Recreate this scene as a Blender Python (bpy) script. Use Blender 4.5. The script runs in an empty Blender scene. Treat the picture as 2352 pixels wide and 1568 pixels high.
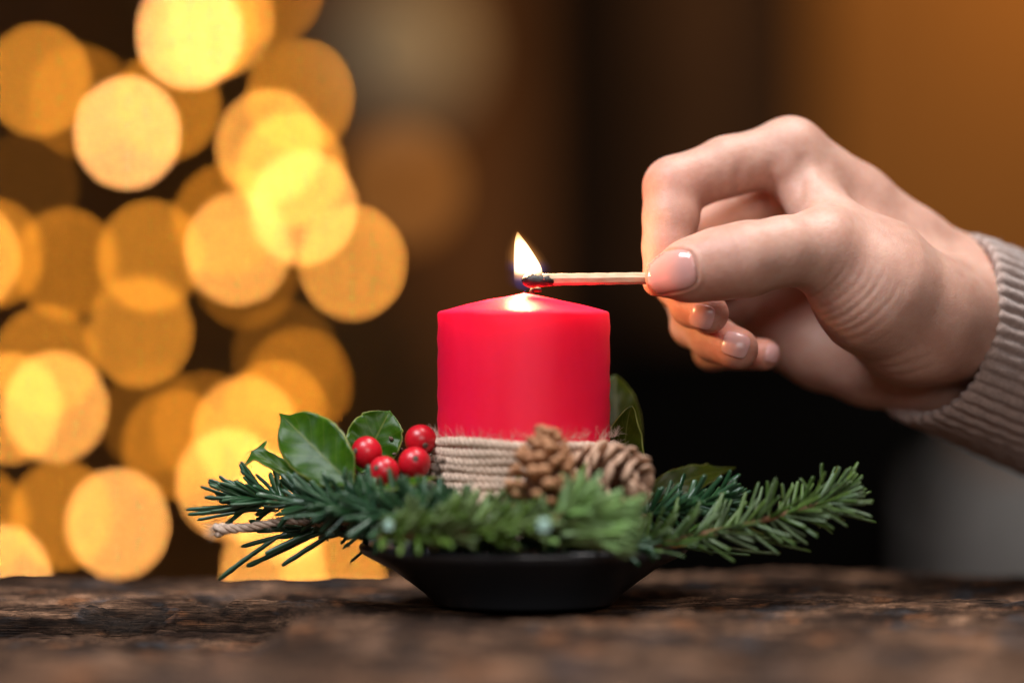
import bpy, bmesh, math, random
import numpy as np
from mathutils import Vector, Matrix
from mathutils.bvhtree import BVHTree

random.seed(7); rng = np.random.default_rng(7)
SC = bpy.context.scene
COL = SC.collection

# ------------------------------------------------------------------ camera
D, PPM, EYE = 1.04, 6600.0, 0.0908      # focus distance, photo pixels per metre there, eye height over the table
cam_d = bpy.data.cameras.new('camera'); cam = bpy.data.objects.new('camera', cam_d); COL.objects.link(cam)
cam.location = (0, -D, EYE); cam.rotation_euler = (math.radians(90), 0, 0)
cam_d.sensor_width = 36; cam_d.lens = 105.05; cam_d.clip_start = 0.05; cam_d.clip_end = 60
cam_d.dof.use_dof = True; cam_d.dof.focus_distance = D; cam_d.dof.aperture_fstop = 2.0
cam_d.dof.aperture_blades = 0; cam_d.dof.aperture_ratio = 1.06
SC.camera = cam
SC.view_settings.view_transform = 'Standard'; SC.view_settings.look = 'None'
SC.view_settings.exposure = 0; SC.view_settings.gamma = 1
SC.cycles.use_denoising = True
SC.cycles.use_adaptive_sampling = False
SC.cycles.max_bounces = 8; SC.cycles.volume_bounces = 0
SC.cycles.caustics_reflective = False; SC.cycles.caustics_refractive = False
SC.cycles.sample_clamp_indirect = 4

# ------------------------------------------------------------------ world (dim room air) and lamps
W = bpy.data.worlds.new('World'); SC.world = W; W.use_nodes = True
W.node_tree.nodes['Background'].inputs[0].default_value = (0.75, 0.8, 1.0, 1)
W.node_tree.nodes['Background'].inputs[1].default_value = 0.006

def area(name, loc, target, size, power, col, size_y=None):
    l = bpy.data.lights.new(name, 'AREA'); l.energy = power; l.color = col; l.size = size
    if size_y: l.shape = 'RECTANGLE'; l.size_y = size_y
    o = bpy.data.objects.new(name, l); COL.objects.link(o); o.location = loc
    o.rotation_euler = (Vector(target) - Vector(loc)).to_track_quat('-Z', 'Y').to_euler(); return o
area('window_light', (-0.55, -0.60, 1.25), (0.02, 0, 0.08), 0.7, 25.0, (0.90, 0.95, 1.0), 0.45)
area('ceiling_light', (0.30, 0.02, 1.3), (0.06, 0, 0.1), 0.6, 17, (1.0, 0.96, 0.92), 0.4)
area('front_fill_light', (0.25, -1.9, 0.75), (0.03, 0, 0.08), 1.0, 13.0, (1.0, 0.94, 0.90), 0.7)  # fill added to brighten hand, candle and table from the front

# ------------------------------------------------------------------ helpers
def P(px, py, y=0.0):
    d = (D + y) / D
    return Vector(((px - 1176) / PPM * d, y, EYE + (784 - py) / PPM * d))

def mesh_np(name, V, F, smooth=True):
    me = bpy.data.meshes.new(name)
    V = np.asarray(V, dtype=np.float32)
    if isinstance(F, np.ndarray):
        n, k = F.shape
        me.vertices.add(len(V)); me.vertices.foreach_set('co', V.ravel())
        me.loops.add(n * k); me.loops.foreach_set('vertex_index', F.astype(np.int32).ravel())
        me.polygons.add(n); me.polygons.foreach_set('loop_start', np.arange(0, n * k, k, dtype=np.int32))
        me.update(calc_edges=True)
    else:
        me.from_pydata([tuple(map(float, v)) for v in V], [], F)
    me.validate()
    if smooth: me.polygons.foreach_set('use_smooth', np.ones(len(me.polygons), dtype=bool))
    return me

def obj(name, me, mat=None, parent=None, kind=None):
    o = bpy.data.objects.new(name, me); COL.objects.link(o)
    if mat is not None and len(me.materials) == 0: me.materials.append(mat)
    if parent is not None: o.parent = parent
    if kind: o['kind'] = kind
    return o

def thing(name, label, cat, loc=(0, 0, 0), group=None):
    o = bpy.data.objects.new(name, None); COL.objects.link(o); o.location = loc
    o['label'] = label; o['category'] = cat
    if group: o['group'] = group
    o.empty_display_size = 0.01
    return o

def part(name, me, mat, root, kind=None):
    """geometry given in world coordinates, hung under root (or a part of it)"""
    o = obj(name, me, mat, root, kind)
    m = Matrix(); p = root
    while p is not None:
        m = Matrix.Translation(p.location) @ m if p.rotation_euler.x == p.rotation_euler.y == p.rotation_euler.z == 0 else p.matrix_basis @ m
        p = p.parent
    o.matrix_basis = m.inverted()
    return o

def tube(pts, radii, seg=8, cap=True):
    pts = [Vector(p) for p in pts]
    if not hasattr(radii, '__len__'): radii = [radii] * len(pts)
    V, F = [], []; up = None
    for i, p in enumerate(pts):
        t = (pts[min(i + 1, len(pts) - 1)] - pts[max(i - 1, 0)]).normalized()
        if up is None:
            up = Vector((0, 0, 1)) if abs(t.z) < 0.9 else Vector((1, 0, 0))
        n = (up - t * up.dot(t)).normalized(); b = t.cross(n); up = n
        for k in range(seg):
            a = 2 * math.pi * k / seg
            V.append(p + (n * math.cos(a) + b * math.sin(a)) * radii[i])
    for i in range(len(pts) - 1):
        for k in range(seg):
            k2 = (k + 1) % seg
            F.append((i * seg + k, i * seg + k2, (i + 1) * seg + k2, (i + 1) * seg + k))
    if cap:
        F.append(tuple(range(seg))[::-1]); F.append(tuple(range((len(pts) - 1) * seg, len(pts) * seg)))
    return V, F

def merge(parts):
    V, F = [], []
    for v, f in parts:
        o = len(V); V += list(v); F += [tuple(i + o for i in q) for q in f]
    return V, F

def lathe(profile, seg=96, center=(0, 0, 0)):
    V, F = [], []; cx, cy, cz = center
    rings = []
    for r, z in profile:
        if r <= 1e-6:
            rings.append([len(V)]); V.append((cx, cy, cz + z))
        else:
            rings.append(list(range(len(V), len(V) + seg)))
            for k in range(seg):
                a = 2 * math.pi * k / seg
                V.append((cx + r * math.cos(a), cy + r * math.sin(a), cz + z))
    for a, b in zip(rings, rings[1:]):
        for k in range(seg):
            k2 = (k + 1) % seg
            if len(a) == 1 and len(b) == 1: continue
            if len(a) == 1: F.append((a[0], b[k2], b[k])[::-1])
            elif len(b) == 1: F.append((a[k], a[k2], b[0]))
            else: F.append((a[k], a[k2], b[k2], b[k]))
    return V, F

def spline(pts, n):
    """Catmull-Rom through tuples of any length"""
    a = np.array(pts, dtype=float); a = np.vstack([2 * a[0] - a[1], a, 2 * a[-1] - a[-2]])
    out = []
    for t in np.linspace(0, len(pts) - 1, n):
        i = min(int(t), len(pts) - 2); f = t - i
        p0, p1, p2, p3 = a[i], a[i + 1], a[i + 2], a[i + 3]
        out.append(0.5 * (2 * p1 + (p2 - p0) * f + (2 * p0 - 5 * p1 + 4 * p2 - p3) * f * f + (3 * p1 - p0 - 3 * p2 + p3) * f ** 3))
    return np.array(out)

def vnoise(x, y, seed=0):
    x = np.asarray(x, float); y = np.asarray(y, float)
    tab = np.random.default_rng(seed).random((256, 256))
    xi = np.floor(x).astype(int); yi = np.floor(y).astype(int); fx = x - xi; fy = y - yi
    fx = fx * fx * (3 - 2 * fx); fy = fy * fy * (3 - 2 * fy)
    g = lambda i, j: tab[i & 255, j & 255]
    return (g(xi, yi) * (1 - fx) + g(xi + 1, yi) * fx) * (1 - fy) + (g(xi, yi + 1) * (1 - fx) + g(xi + 1, yi + 1) * fx) * fy - 0.5

def fbm(x, y, seed=0, o=4):
    s = 0; a = 1
    for k in range(o):
        s = s + a * vnoise(x * 2 ** k, y * 2 ** k, seed + k); a *= 0.5
    return s

# ------------------------------------------------------------------ materials
class NT:
    def __init__(s, name):
        s.m = bpy.data.materials.new(name); s.m.use_nodes = True
        s.t = s.m.node_tree; s.b = s.t.nodes['Principled BSDF']; s.out = s.t.nodes['Material Output']
    def n(s, typ, **kw):
        x = s.t.nodes.new(typ)
        for k, v in kw.items():
            if k.startswith('i_'):
                x.inputs[k[2:].replace('_', ' ')].default_value = v
            else: setattr(x, k, v)
        return x
    def l(s, a, b): s.t.links.new(a, b)
    def ramp(s, fac, stops):
        r = s.n('ShaderNodeValToRGB'); e = r.color_ramp.elements
        while len(e) < len(stops): e.new(0.5)
        for q, (p, c) in zip(e, stops):
            q.position = p; q.color = tuple(c) + (1,) if len(c) == 3 else c
        s.l(fac, r.inputs[0]); return r.outputs[0]
    def coord(s, scale=(1, 1, 1), which='Object'):
        c = s.n('ShaderNodeTexCoord'); mp = s.n('ShaderNodeMapping'); mp.inputs['Scale'].default_value = scale
        s.l(c.outputs[which], mp.inputs[0]); return mp.outputs[0]
    def noise(s, vec, scale, detail=4, rough=0.6):
        x = s.n('ShaderNodeTexNoise', i_Scale=scale, i_Detail=detail, i_Roughness=rough)
        if vec is not None: s.l(vec, x.inputs['Vector'])
        return x.outputs[0]
    def bump(s, h, strength, dist):
        b = s.n('ShaderNodeBump'); b.inputs['Strength'].default_value = strength; b.inputs['Distance'].default_value = dist
        s.l(h, b.inputs['Height']); s.l(b.outputs[0], s.b.inputs['Normal']); return b
    def mix(s, fac, a, b, mode='MIX'):
        x = s.n('ShaderNodeMix', data_type='RGBA', blend_type=mode)
        for v, i in ((fac, 0), (a, 6), (b, 7)):
            if hasattr(v, 'links'): s.l(v, x.inputs[i])
            else: x.inputs[i].default_value = v if i == 0 else tuple(v) + (1,)
        return x.outputs[2]
    def base(s, v):
        if hasattr(v, 'links'): s.l(v, s.b.inputs['Base Color'])
        else: s.b.inputs['Base Color'].default_value = tuple(v) + (1,)
    def set(s, **kw):
        for k, v in kw.items(): s.b.inputs[k.replace('_', ' ')].default_value = v

def m_plain(name, col, rough=0.6, var=0.25, scale=60, **kw):
    a = NT(name); n = a.noise(a.coord(), scale)
    lo = tuple(c * (1 - var) for c in col); hi = tuple(min(1, c * (1 + var)) for c in col)
    a.base(a.ramp(n, [(0.3, lo), (0.7, hi)])); a.set(Roughness=rough, **kw)
    if rough >= 0.9: a.b.inputs['Specular IOR Level'].default_value = 0.05
    return a.m

# ------------------------------------------------------------------ background room, far out of focus
M_WALL = m_plain('wall_paint_brown', (0.27, 0.115, 0.043), 0.9, 0.3, 2)
M_DOORDARK = m_plain('doorway_dark', (0.03, 0.018, 0.012), 0.9, 0.3, 2)
M_MIDWALL = m_plain('wall_dark_brown', (0.10, 0.052, 0.028), 0.9, 0.3, 2)
M_AMBER = m_plain('wall_amber', (0.42, 0.16, 0.012), 0.7, 0.15, 1.2)
M_BLACK = m_plain('black_lacquer', (0.004, 0.0035, 0.003), 0.95, 0.2, 3)
M_GREY = m_plain('grey_cloth', (0.25, 0.24, 0.235), 0.9, 0.1, 4)
M_FLOOR = m_plain('floor_wood', (0.06, 0.035, 0.02), 0.5, 0.3, 3)
def box(name, lo, hi, mat, parent=None, bevel=0.0, kind=None):
    bm = bmesh.new(); bmesh.ops.create_cube(bm, size=1)
    for v in bm.verts:
        v.co = Vector([lo[i] + (v.co[i] + 0.5) * (hi[i] - lo[i]) for i in range(3)])
    if bevel: bmesh.ops.bevel(bm, geom=list(bm.edges), offset=bevel, segments=3, affect='EDGES')
    me = bpy.data.meshes.new(name); bm.to_mesh(me); bm.free()
    return obj(name, me, mat, parent, kind) if parent is None else part(name, me, mat, parent, kind)

FL = -0.76
box('floor', (-3.2, -2.2, FL - 0.1), (3.2, 5.6, FL), M_FLOOR, kind='structure')
box('back_wall', (-3.2, 5.4, FL), (0.05, 5.6, 2.2), M_WALL, kind='structure')
box('wall_panel', (0.05, 5.42, FL), (0.27, 5.6, 2.2), M_DOORDARK, kind='structure')  # near-black colour stands for the darkness of a doorway
box('wall_panel', (0.27, 5.38, FL), (0.65, 5.6, 2.2), M_MIDWALL, kind='structure')
box('wall_panel', (0.65, 5.3, FL), (2.6, 5.6, 2.2), M_AMBER, kind='structure')
t = thing('cabinet', 'black cabinet standing in the dark behind the hand', 'cabinet', (0.40, 4.2, FL))
box('body', (0.12, 4.05, FL + 0.06), (0.80, 4.5, 0.10), M_BLACK, t, 0.01)
box('top', (0.10, 4.02, 0.10), (0.82, 4.53, 0.13), M_BLACK, t, 0.005)
box('door', (0.13, 4.03, FL + 0.1), (0.455, 4.049, 0.08), M_BLACK, t, 0.004)
box('door', (0.465, 4.03, FL + 0.1), (0.79, 4.049, 0.08), M_BLACK, t, 0.004)
t = thing('armchair', 'pale grey armchair at the far right behind the sleeve', 'armchair', (1.2, 3.9, FL))
box('seat', (0.76, 3.3, FL + 0.15), (1.4, 3.9, FL + 0.45), M_GREY, t, 0.05)
box('backrest', (0.69, 3.8, FL + 0.3), (1.45, 3.98, -0.08), M_GREY, t, 0.06)
area('amber_panel_fill', (1.6, 4.6, 1.9), (1.25, 5.3, 0.4), 0.3, 22, (1.0, 0.62, 0.25))  # unseen lamp added to brighten the amber panel
area('armchair_light', (1.5, 2.9, 0.7), (1.15, 4.2, -0.4), 0.3, 7.0, (1.0, 0.96, 0.9))

# Christmas tree with a string of warm lights
TX, TY, TZ0, TZ1, TR = -0.74, 3.50, -0.55, 1.45, 0.95
tree = thing('christmas_tree', 'tall dark Christmas tree far out of focus behind the candle', 'christmas tree', (TX, TY, FL))
M_BARK = m_plain('bark', (0.08, 0.05, 0.03), 0.9)
M_TREE = m_plain('tree_needles', (0.055, 0.036, 0.010), 0.7, 0.4, 8)
V, F = tube([(TX, TY, FL), (TX, TY, 0.4), (TX, TY, TZ1)], [0.05, 0.035, 0.008], 10); part('trunk', mesh_np('trunk', V, F), M_BARK, tree)
def tree_r(z): return TR * max(0.0, (TZ1 - z) / (TZ1 - TZ0))
V, F = [], []
for i in range(5200):
    z = TZ0 + (TZ1 - TZ0) * (1 - math.sqrt(random.random())); a = random.uniform(0, 2 * math.pi)
    r = tree_r(z) * (0.35 + 0.62 * math.sqrt(random.random()))
    c = Vector((TX + r * math.cos(a), TY + r * math.sin(a), z - 0.12 * r))
    o = Vector((math.cos(a), math.sin(a), random.uniform(-0.5, 0.3))).normalized()
    s = o.cross(Vector((random.uniform(-1, 1), random.uniform(-1, 1), random.uniform(-1, 1)))).normalized()
    L, w = random.uniform(0.05, 0.11), random.uniform(0.008, 0.02); k = len(V)
    n = o.cross(s) * 0.006
    V += [c, c + o * L * 0.5 + s * w + n, c + o * L, c + o * L * 0.5 - s * w + n]; F += [(k, k + 1, k + 2), (k, k + 2, k + 3)]
part('foliage', mesh_np('foliage', V, F, False), M_TREE, tree, 'stuff')

BULBS = [  # photo px, py, strength
 (88,185,.62),(185,232,.25),(435,75,1.25),(505,45,.75),(470,60,.55),(620,-30,.30),(292,305,1.25),(385,240,.5),(690,222,.55),
 (618,335,.85),(668,390,.7),(697,477,1.0),(547,572,1.0),(808,603,.8),(672,388,.35),(520,505,.4),(345,588,.55),(150,605,.42),
 (-20,583,.45),(-75,590,.8),(322,762,.6),(565,625,.18),(105,828,.5),(128,935,.95),(22,938,.75),(686,880,.38),(632,955,.5),
 (565,992,.8),(400,1022,.38),(350,960,.14),(525,1112,.95),(650,1165,.9),(140,1182,.5),(270,1202,1.05),(-50,1200,.45),
 (0,1330,1.1),(628,1310,.9),(765,1330,.75),(655,820,.12),(60,430,.07),(470,980,.22)]
def m_emit(name, col, strength):
    a = NT(name); a.set(Base_Color=(0.8, 0.6, 0.3, 1)); a.b.inputs['Emission Color'].default_value = tuple(col) + (1,)
    a.b.inputs['Emission Strength'].default_value = strength; return a.m
BR = 0.0082
lights = thing('fairy_lights', 'string of small glowing warm yellow lights hung on the Christmas tree', 'fairy lights', (TX, TY, 0))
M_CORD = m_plain('cord_green', (0.01, 0.03, 0.012), 0.6)
bm = bmesh.new(); bmesh.ops.create_uvsphere(bm, u_segments=12, v_segments=8, radius=BR); me0 = bpy.data.meshes.new('bulb'); bm.to_mesh(me0); bm.free()
for p in me0.polygons: p.use_smooth = True
V, F = lathe([(0.0, 0.030), (0.006, 0.030), (0.007, 0.009), (0.0, 0.008)], 8); me_cap = mesh_np('cap', V, F); me_cap.materials.append(M_CORD)
bpos = []
for px, py, k in BULBS:
    y = 2.8; k = k * (0.85 if k <= 0.62 else 0.95)
    for _ in range(6):
        c = P(px, py, y); R = tree_r(c.z)
        y = TY - math.sqrt(max(0.02, R * R - (c.x - TX) ** 2)) - 0.03
        y = min(max(y, 2.45), 3.4)
    c = P(px, py, y); bpos.append(c)
    coc = 0.0525 * y / (D + y) / 2            # blur radius on the focus plane
    L = k / (BR * D / (D + y) / coc) ** 2
    me = me0.copy(); kk = min(1.0, max(0.0, (k - 0.3) / 0.9)); me.materials.append(m_emit('warm_bulb_glow', (1.0, 0.32 + 0.13 * kk, 0.022 + 0.11 * kk ** 1.6), L))
    b = part('bulb', me, None, lights); b.location = c - lights.location
    cp = obj('cap', me_cap, None, b)
order = sorted(range(len(bpos)), key=lambda i: (round(bpos[i].z / 0.12), bpos[i].x * (1 if round(bpos[i].z / 0.12) % 2 else -1)))
pts = [bpos[i] + Vector((0, 0.004, 0.03)) for i in order]
sp = spline([tuple(p) for p in pts], len(pts) * 5)
V, F = tube([Vector(p) for p in sp], 0.0015, 5); part('cord', mesh_np('cord', V, F), M_CORD, lights)
g = thing('globe_lamp', 'faint greyish globe lamp glowing high behind the right edge of the tree', 'lamp', P(900, 120, 4.9))
bm = bmesh.new(); bmesh.ops.create_uvsphere(bm, u_segments=24, v_segments=16, radius=0.15); me = bpy.data.meshes.new('lamp_shade'); bm.to_mesh(me); bm.free()
obj('lamp_shade', me, m_emit('grey_shade', (1.0, 0.62, 0.42), 0.05), g)
V, F = lathe([(0, 0.16), (0.012, 0.16), (0.014, 0.145), (0, 0.145)], 12); obj('lamp_cap', mesh_np('lamp_cap', V, F), M_BLACK, g)
V, F = tube([(0, 0, 0.15), (0, 0, 1.3)], 0.003, 6); obj('lamp_cord', mesh_np('lamp_cord', V, F), M_BLACK, g)
# a dim paper globe further back, seen as the soft amber glow right of the tree
g = thing('globe_lamp', 'dim amber globe lamp glowing behind the tree, left of the flame', 'lamp', P(925, 430, 4.9))
bm = bmesh.new(); bmesh.ops.create_uvsphere(bm, u_segments=24, v_segments=16, radius=0.055); me = bpy.data.meshes.new('lamp_shade'); bm.to_mesh(me); bm.free()
o = obj('lamp_shade', me, m_emit('amber_shade', (1.0, 0.30, 0.035), 0.75), g)
V, F = lathe([(0, 0.065), (0.012, 0.065), (0.014, 0.05), (0, 0.05)], 12); obj('lamp_cap', mesh_np('lamp_cap', V, F), M_BLACK, g)
V, F = tube([(0, 0, 0.06), (0, 0, 1.3)], 0.003, 6); obj('lamp_cord', mesh_np('lamp_cord', V, F), M_BLACK, g)

# ------------------------------------------------------------------ rough timber table
def m_wood():
    a = NT('weathered_timber')
    n1 = a.noise(a.coord((9, 9, 70)), 3.0, 7, 0.6); n2 = a.noise(a.coord((9, 100, 240)), 5.0, 6, 0.7); n3 = a.noise(a.coord((8, 5, 30)), 4.0, 5, 0.6)
    c1 = a.ramp(n1, [(0.32, (0.022, 0.012, 0.008)), (0.42, (0.048, 0.025, 0.016)), (0.53, (0.15, 0.083, 0.052)), (0.66, (0.48, 0.275, 0.175))])
    c2 = a.ramp(n2, [(0.32, (0.25, 0.22, 0.20)), (0.52, (0.85, 0.83, 0.8)), (0.7, (1.35, 1.25, 1.15))])
    n6 = a.noise(a.coord((14, 200, 640)), 5.0, 5, 0.75); c6 = a.ramp(n6, [(0.38, (0.22, 0.20, 0.18)), (0.5, (0.9, 0.9, 0.9)), (0.64, (1.7, 1.6, 1.5))])
    c = a.mix(1.0, c1, c2, 'MULTIPLY')
    grey = a.ramp(n3, [(0.56, (0, 0, 0)), (0.63, (1, 1, 1))])
    c = a.mix(grey, c, a.mix(0.7, c, (0.055, 0.060, 0.070)))
    n4 = a.noise(a.coord((10, 8, 30)), 4.0, 4, 0.6)
    rust = a.ramp(n4, [(0.58, (0, 0, 0)), (0.65, (1, 1, 1))])
    c = a.mix(rust, c, a.mix(0.7, c, (0.28, 0.115, 0.050)))
    at = a.n('ShaderNodeAttribute', attribute_name='decay')
    c = a.mix(at.outputs['Fac'], c, (0.022, 0.014, 0.010)); c = a.mix(1.0, c, c6, 'MULTIPLY')
    a.base(c); a.set(Roughness=0.8); a.b.inputs['Specular IOR Level'].default_value = 0.12
    h = a.mix(0.5, n6, n2)
    a.bump(h, 1.0, 0.0022); return a.m
M_WOOD = m_wood()
table = thing('wooden_table', 'rough dark brown timber table top with cracks and worn grain', 'table', (0, 0, 0))
def seam(x):
    px = x * PPM + 1176
    xs = [-1400, 0, 450, 640, 760, 1000, 1400, 1600, 2000, 2400, 3600]; ys = [-.003, -.003, -.004, -.010, -.036, -.040, -.040, -.030, -.014, -.010, -.006]
    return np.interp(px, xs, ys) + 0.0035 * fbm(x * 45, x * 0 + 3, 11) + 0.0012 * fbm(x * 260, x * 0, 12)
def back(x):
    px = x * PPM + 1176
    return 0.134 + 0.012 * fbm(x * 14, x * 0 + 1, 21, 3) + np.interp(px, [0, 1500, 1900, 2352], [-0.004, 0.0, 0.004, -0.004])
def top_z(x, y):
    z = 0.0034 * fbm(x * 8, y * 28, 31, 4) + 0.0024 * fbm(x * 20, y * 90, 35, 4) + 0.0020 * fbm(x * 90, y * 260, 41, 4)
    front = np.clip((-0.05 - y) / 0.05, 0, 1)
    z = z + front * (0.0035 * fbm(x * 28, y * 26, 45, 3))
    pits = fbm(x * 22, y * 75, 51, 4); z = z - 0.0065 * np.clip(pits - 0.2, 0, 0.25) / 0.25
    fine = fbm(x * 30, y * 500, 55, 3); z = z - 0.0018 * np.clip(fine - 0.12, 0, .3) / .3
    r = np.sqrt(x ** 2 + y ** 2) / 0.05
    k = np.clip((1.45 - r) / 0.75, 0, 1); k = k * k * (3 - 2 * k)
    return z * (1 - k) + (-0.0012 + np.minimum(z, 0) * 0.4) * k
def decay_of(x, y):
    pits = fbm(x * 22, y * 75, 51, 4); fine = fbm(x * 30, y * 700, 55, 2)
    return np.clip((pits - 0.2) / 0.2, 0, 1) * 0.95 + 0.7 * np.clip((fine - 0.15) / 0.22, 0, 1)
def plank(front, NX, NY):
    xs = np.linspace(-0.34, 0.34, NX)
    s = seam(xs)
    if front: y0 = np.full(NX, -0.40); y1 = s - 0.0012 - 0.0010 * np.abs(fbm(xs * 120, xs * 0, 61))
    else: y0 = s; y1 = back(xs)
    tt = np.linspace(0, 1, NY)
    if front: tt = 1 - (1 - tt) ** 1.8
    X = np.repeat(xs[:, None], NY, 1); Y = y0[:, None] + (y1 - y0)[:, None] * tt[None]
    Z = top_z(X, Y)
    px = xs * PPM + 1176
    lw = np.interp(px, [-500, 380, 760], [0.0036, 0.0036, 0.0]); Z = Z - lw[:, None] * np.clip(1 - (Y - seam(xs)[:, None]) / 0.05, 0, 1) * (0 if front else 1)
    dk = np.clip(decay_of(X, Y), 0, 1)
    if front:
        drop = np.interp(px, [-500, 500, 600, 650, 700, 800], [0.0125, 0.0125, 0.012, 0.010, 0.0025, 0.0006]) + 0.0008 * fbm(xs * 150, xs * 0, 63)
        Z = Z - drop[:, None] * np.clip(1 - (y1[:, None] - Y) / 0.22, 0.25, 1)
        e = np.clip(1 - (y1[:, None] - Y) / 0.004, 0, 1); Z = Z - 0.0016 * e ** 2
    else:
        e = np.clip(1 - (Y - y0[:, None]) / 0.003, 0, 1); Z = Z - 0.0012 * e ** 2
        e2 = np.clip(1 - (y1[:, None] - Y) / 0.03, 0, 1); Z = Z - 0.004 * e2 ** 2
        # a split running along the left of the board, just behind its edge
        yc = y0 + 0.0065 + 0.002 * fbm(xs * 60, xs * 0, 71)
        wl = np.interp(px, [-500, 450, 600, 640], [1, 1, 0.8, 0]); g = np.exp(-((Y - yc[:, None]) / 0.0012) ** 2) * wl[:, None]
        Z = Z - 0.0035 * g; dk = np.maximum(dk, g)
        for (x0, x1, yo, wd, dp) in ((1750, 2420, 0.030, .002, .004), (1560, 2100, 0.002, .0018, .004), (1500, 2420, -0.006, .0010, .0025), (1640, 2300, 0.007, .0012, .003), (700, 1000, -0.012, .0015, .003), (1420, 1900, 0.016, .0016, .0035), (2050, 2420, 0.022, .0022, .005), (200, 800, 0.024, .002, .0035), (1500, 2050, 0.045, .003, .004), (-300, 700, 0.012, .0014, .003), (1950, 2250, 0.012, .003, .004), (-200, 900, .05, .0025, .003)):
            yc = yo + 0.004 * fbm(xs * 35, xs * 0, int(x0) % 97); wl = np.clip(np.minimum((px - x0), (x1 - px)) / 90, 0, 1) * np.clip(0.6 + fbm(xs * 70, xs * 0, 5), 0, 1)
            g = np.exp(-((Y - yc[:, None]) / wd) ** 2) * wl[:, None]; Z = Z - dp * g; dk = np.maximum(dk, 0.9 * g)
    cols = []
    # loop across the board: top, then a worn face down each side, then the underside
    fj = [(0.25, -0.0020), (0.5, -0.0045), (0.75, -0.007), (1.0, -0.0105), (1.0, -0.016), (1.0, -0.030)]
    sgn0, sgn1 = -1, 1
    def side(ye, ze, sg, seed):
        out = []
        for k, (f, dz) in enumerate(fj):
            rough = 0.0011 * fbm(xs * 130, xs * 0 + k * 1.7, seed) + 0.0007 * fbm(xs * 400, xs * 0 + k * 2.3, seed + 4)
            out.append((ye + sg * 0.0008 * f + rough, ze + dz + 0.0006 * fbm(xs * 90, xs * 0 + k, seed + 8)))
        return out
    LY = [Y[:, j] for j in range(NY)]; LZ = [Z[:, j] for j in range(NY)]; LD = [dk[:, j] for j in range(NY)]
    for (yy, zz) in side(Y[:, -1], Z[:, -1], 1 if not front else 0.2, 81): LY.append(yy); LZ.append(zz); LD.append(np.full(NX, 0.55))
    for (yy, zz) in side(Y[:, 0], Z[:, 0], 0.3 if not front else -1, 83)[::-1]: LY.append(yy); LZ.append(zz); LD.append(np.clip(0.5 + 0.8 * fbm(xs * 60, zz * 900, 91), 0.0, 1))
    M = len(LY); Vx = np.stack([np.repeat(xs[:, None], M, 1), np.stack(LY, 1), np.stack(LZ, 1)], -1).reshape(-1, 3)
    i = np.arange(NX - 1)[:, None] * M; j = np.arange(M)[None]; j2 = (j + 1) % M
    Fq = np.stack([i + j, i + M + j, i + M + j2, i + j2], -1).reshape(-1, 4)
    me = mesh_np('plank', Vx, Fq)
    at = me.attributes.new('decay', 'FLOAT', 'POINT'); at.data.foreach_set('value', np.stack(LD, 1).astype(np.float32).ravel())
    return me
part('plank', plank(False, 900, 190), M_WOOD, table)
part('plank', plank(True, 620, 170), M_WOOD, table)

# ------------------------------------------------------------------ black dish
CX = P(1203, 784).x
a = NT('black_glaze'); a.base((0.036, 0.037, 0.042)); a.set(Roughness=0.28); n = a.noise(a.coord(), 90, 4); a.bump(n, 0.08, 0.001)
rr = a.n('ShaderNodeMapRange'); a.l(a.noise(a.coord(), 25), rr.inputs[0]); rr.inputs[3].default_value = 0.22; rr.inputs[4].default_value = 0.42; a.l(rr.outputs[0], a.b.inputs['Roughness'])
M_DISH = a.m
dish = thing('black_dish', 'black glazed dish with flared sides carrying the candle and greenery', 'dish', (CX, 0, 0))
prof = [(0, 0.0012), (0.028, 0.0012), (0.0290, 0.0), (0.0312, 0.0), (0.0320, 0.0008), (0.0345, 0.0035), (0.0380, 0.0062), (0.0460, 0.0122), (0.0552, 0.0170), (0.0564, 0.0178), (0.0571, 0.0188), (0.0572, 0.0198), (0.0568, 0.0207), (0.0558, 0.0211), (0.0545, 0.0202), (0.0450, 0.0145), (0.0370, 0.0085), (0.0320, 0.0055), (0, 0.005)]
V, F = lathe(prof, 128); o = obj('bowl', mesh_np('bowl', V, F), M_DISH, dish)

# ------------------------------------------------------------------ candle
def m_wax():
    a = NT('red_wax'); n = a.noise(a.coord((1, 1, 0.25)), 70, 4); n2 = a.noise(a.coord(), 220, 3)
    a.base(a.ramp(n, [(0.3, (0.88, 0.002, 0.038)), (0.7, (0.95, 0.006, 0.056))]))
    a.set(Roughness=0.46, Subsurface_Weight=1.0, Subsurface_Scale=0.011); a.b.inputs['Subsurface Radius'].default_value = (1.0, 0.10, 0.14); a.b.inputs['Specular IOR Level'].default_value = 0.4
    a.bump(a.mix(0.5, n2, a.noise(a.coord((1, 1, 0.4)), 60, 3)), 0.22, 0.0012)
    r_ = a.n('ShaderNodeMapRange'); a.l(a.noise(a.coord((1, 1, 0.3)), 110, 4), r_.inputs[0]); r_.inputs[1].default_value = 0.3; r_.inputs[2].default_value = 0.7; r_.inputs[3].default_value = 0.46; r_.inputs[4].default_value = 0.62; a.l(r_.outputs[0], a.b.inputs['Roughness']); return a.m
candle = thing('red_candle', 'thick red pillar candle with low pointed top, bound with twine', 'candle', (CX, 0, 0))
zr = EYE + (784 - 716) / PPM; za = EYE + (784 - 672) / PPM; zb = 0.0055
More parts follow.
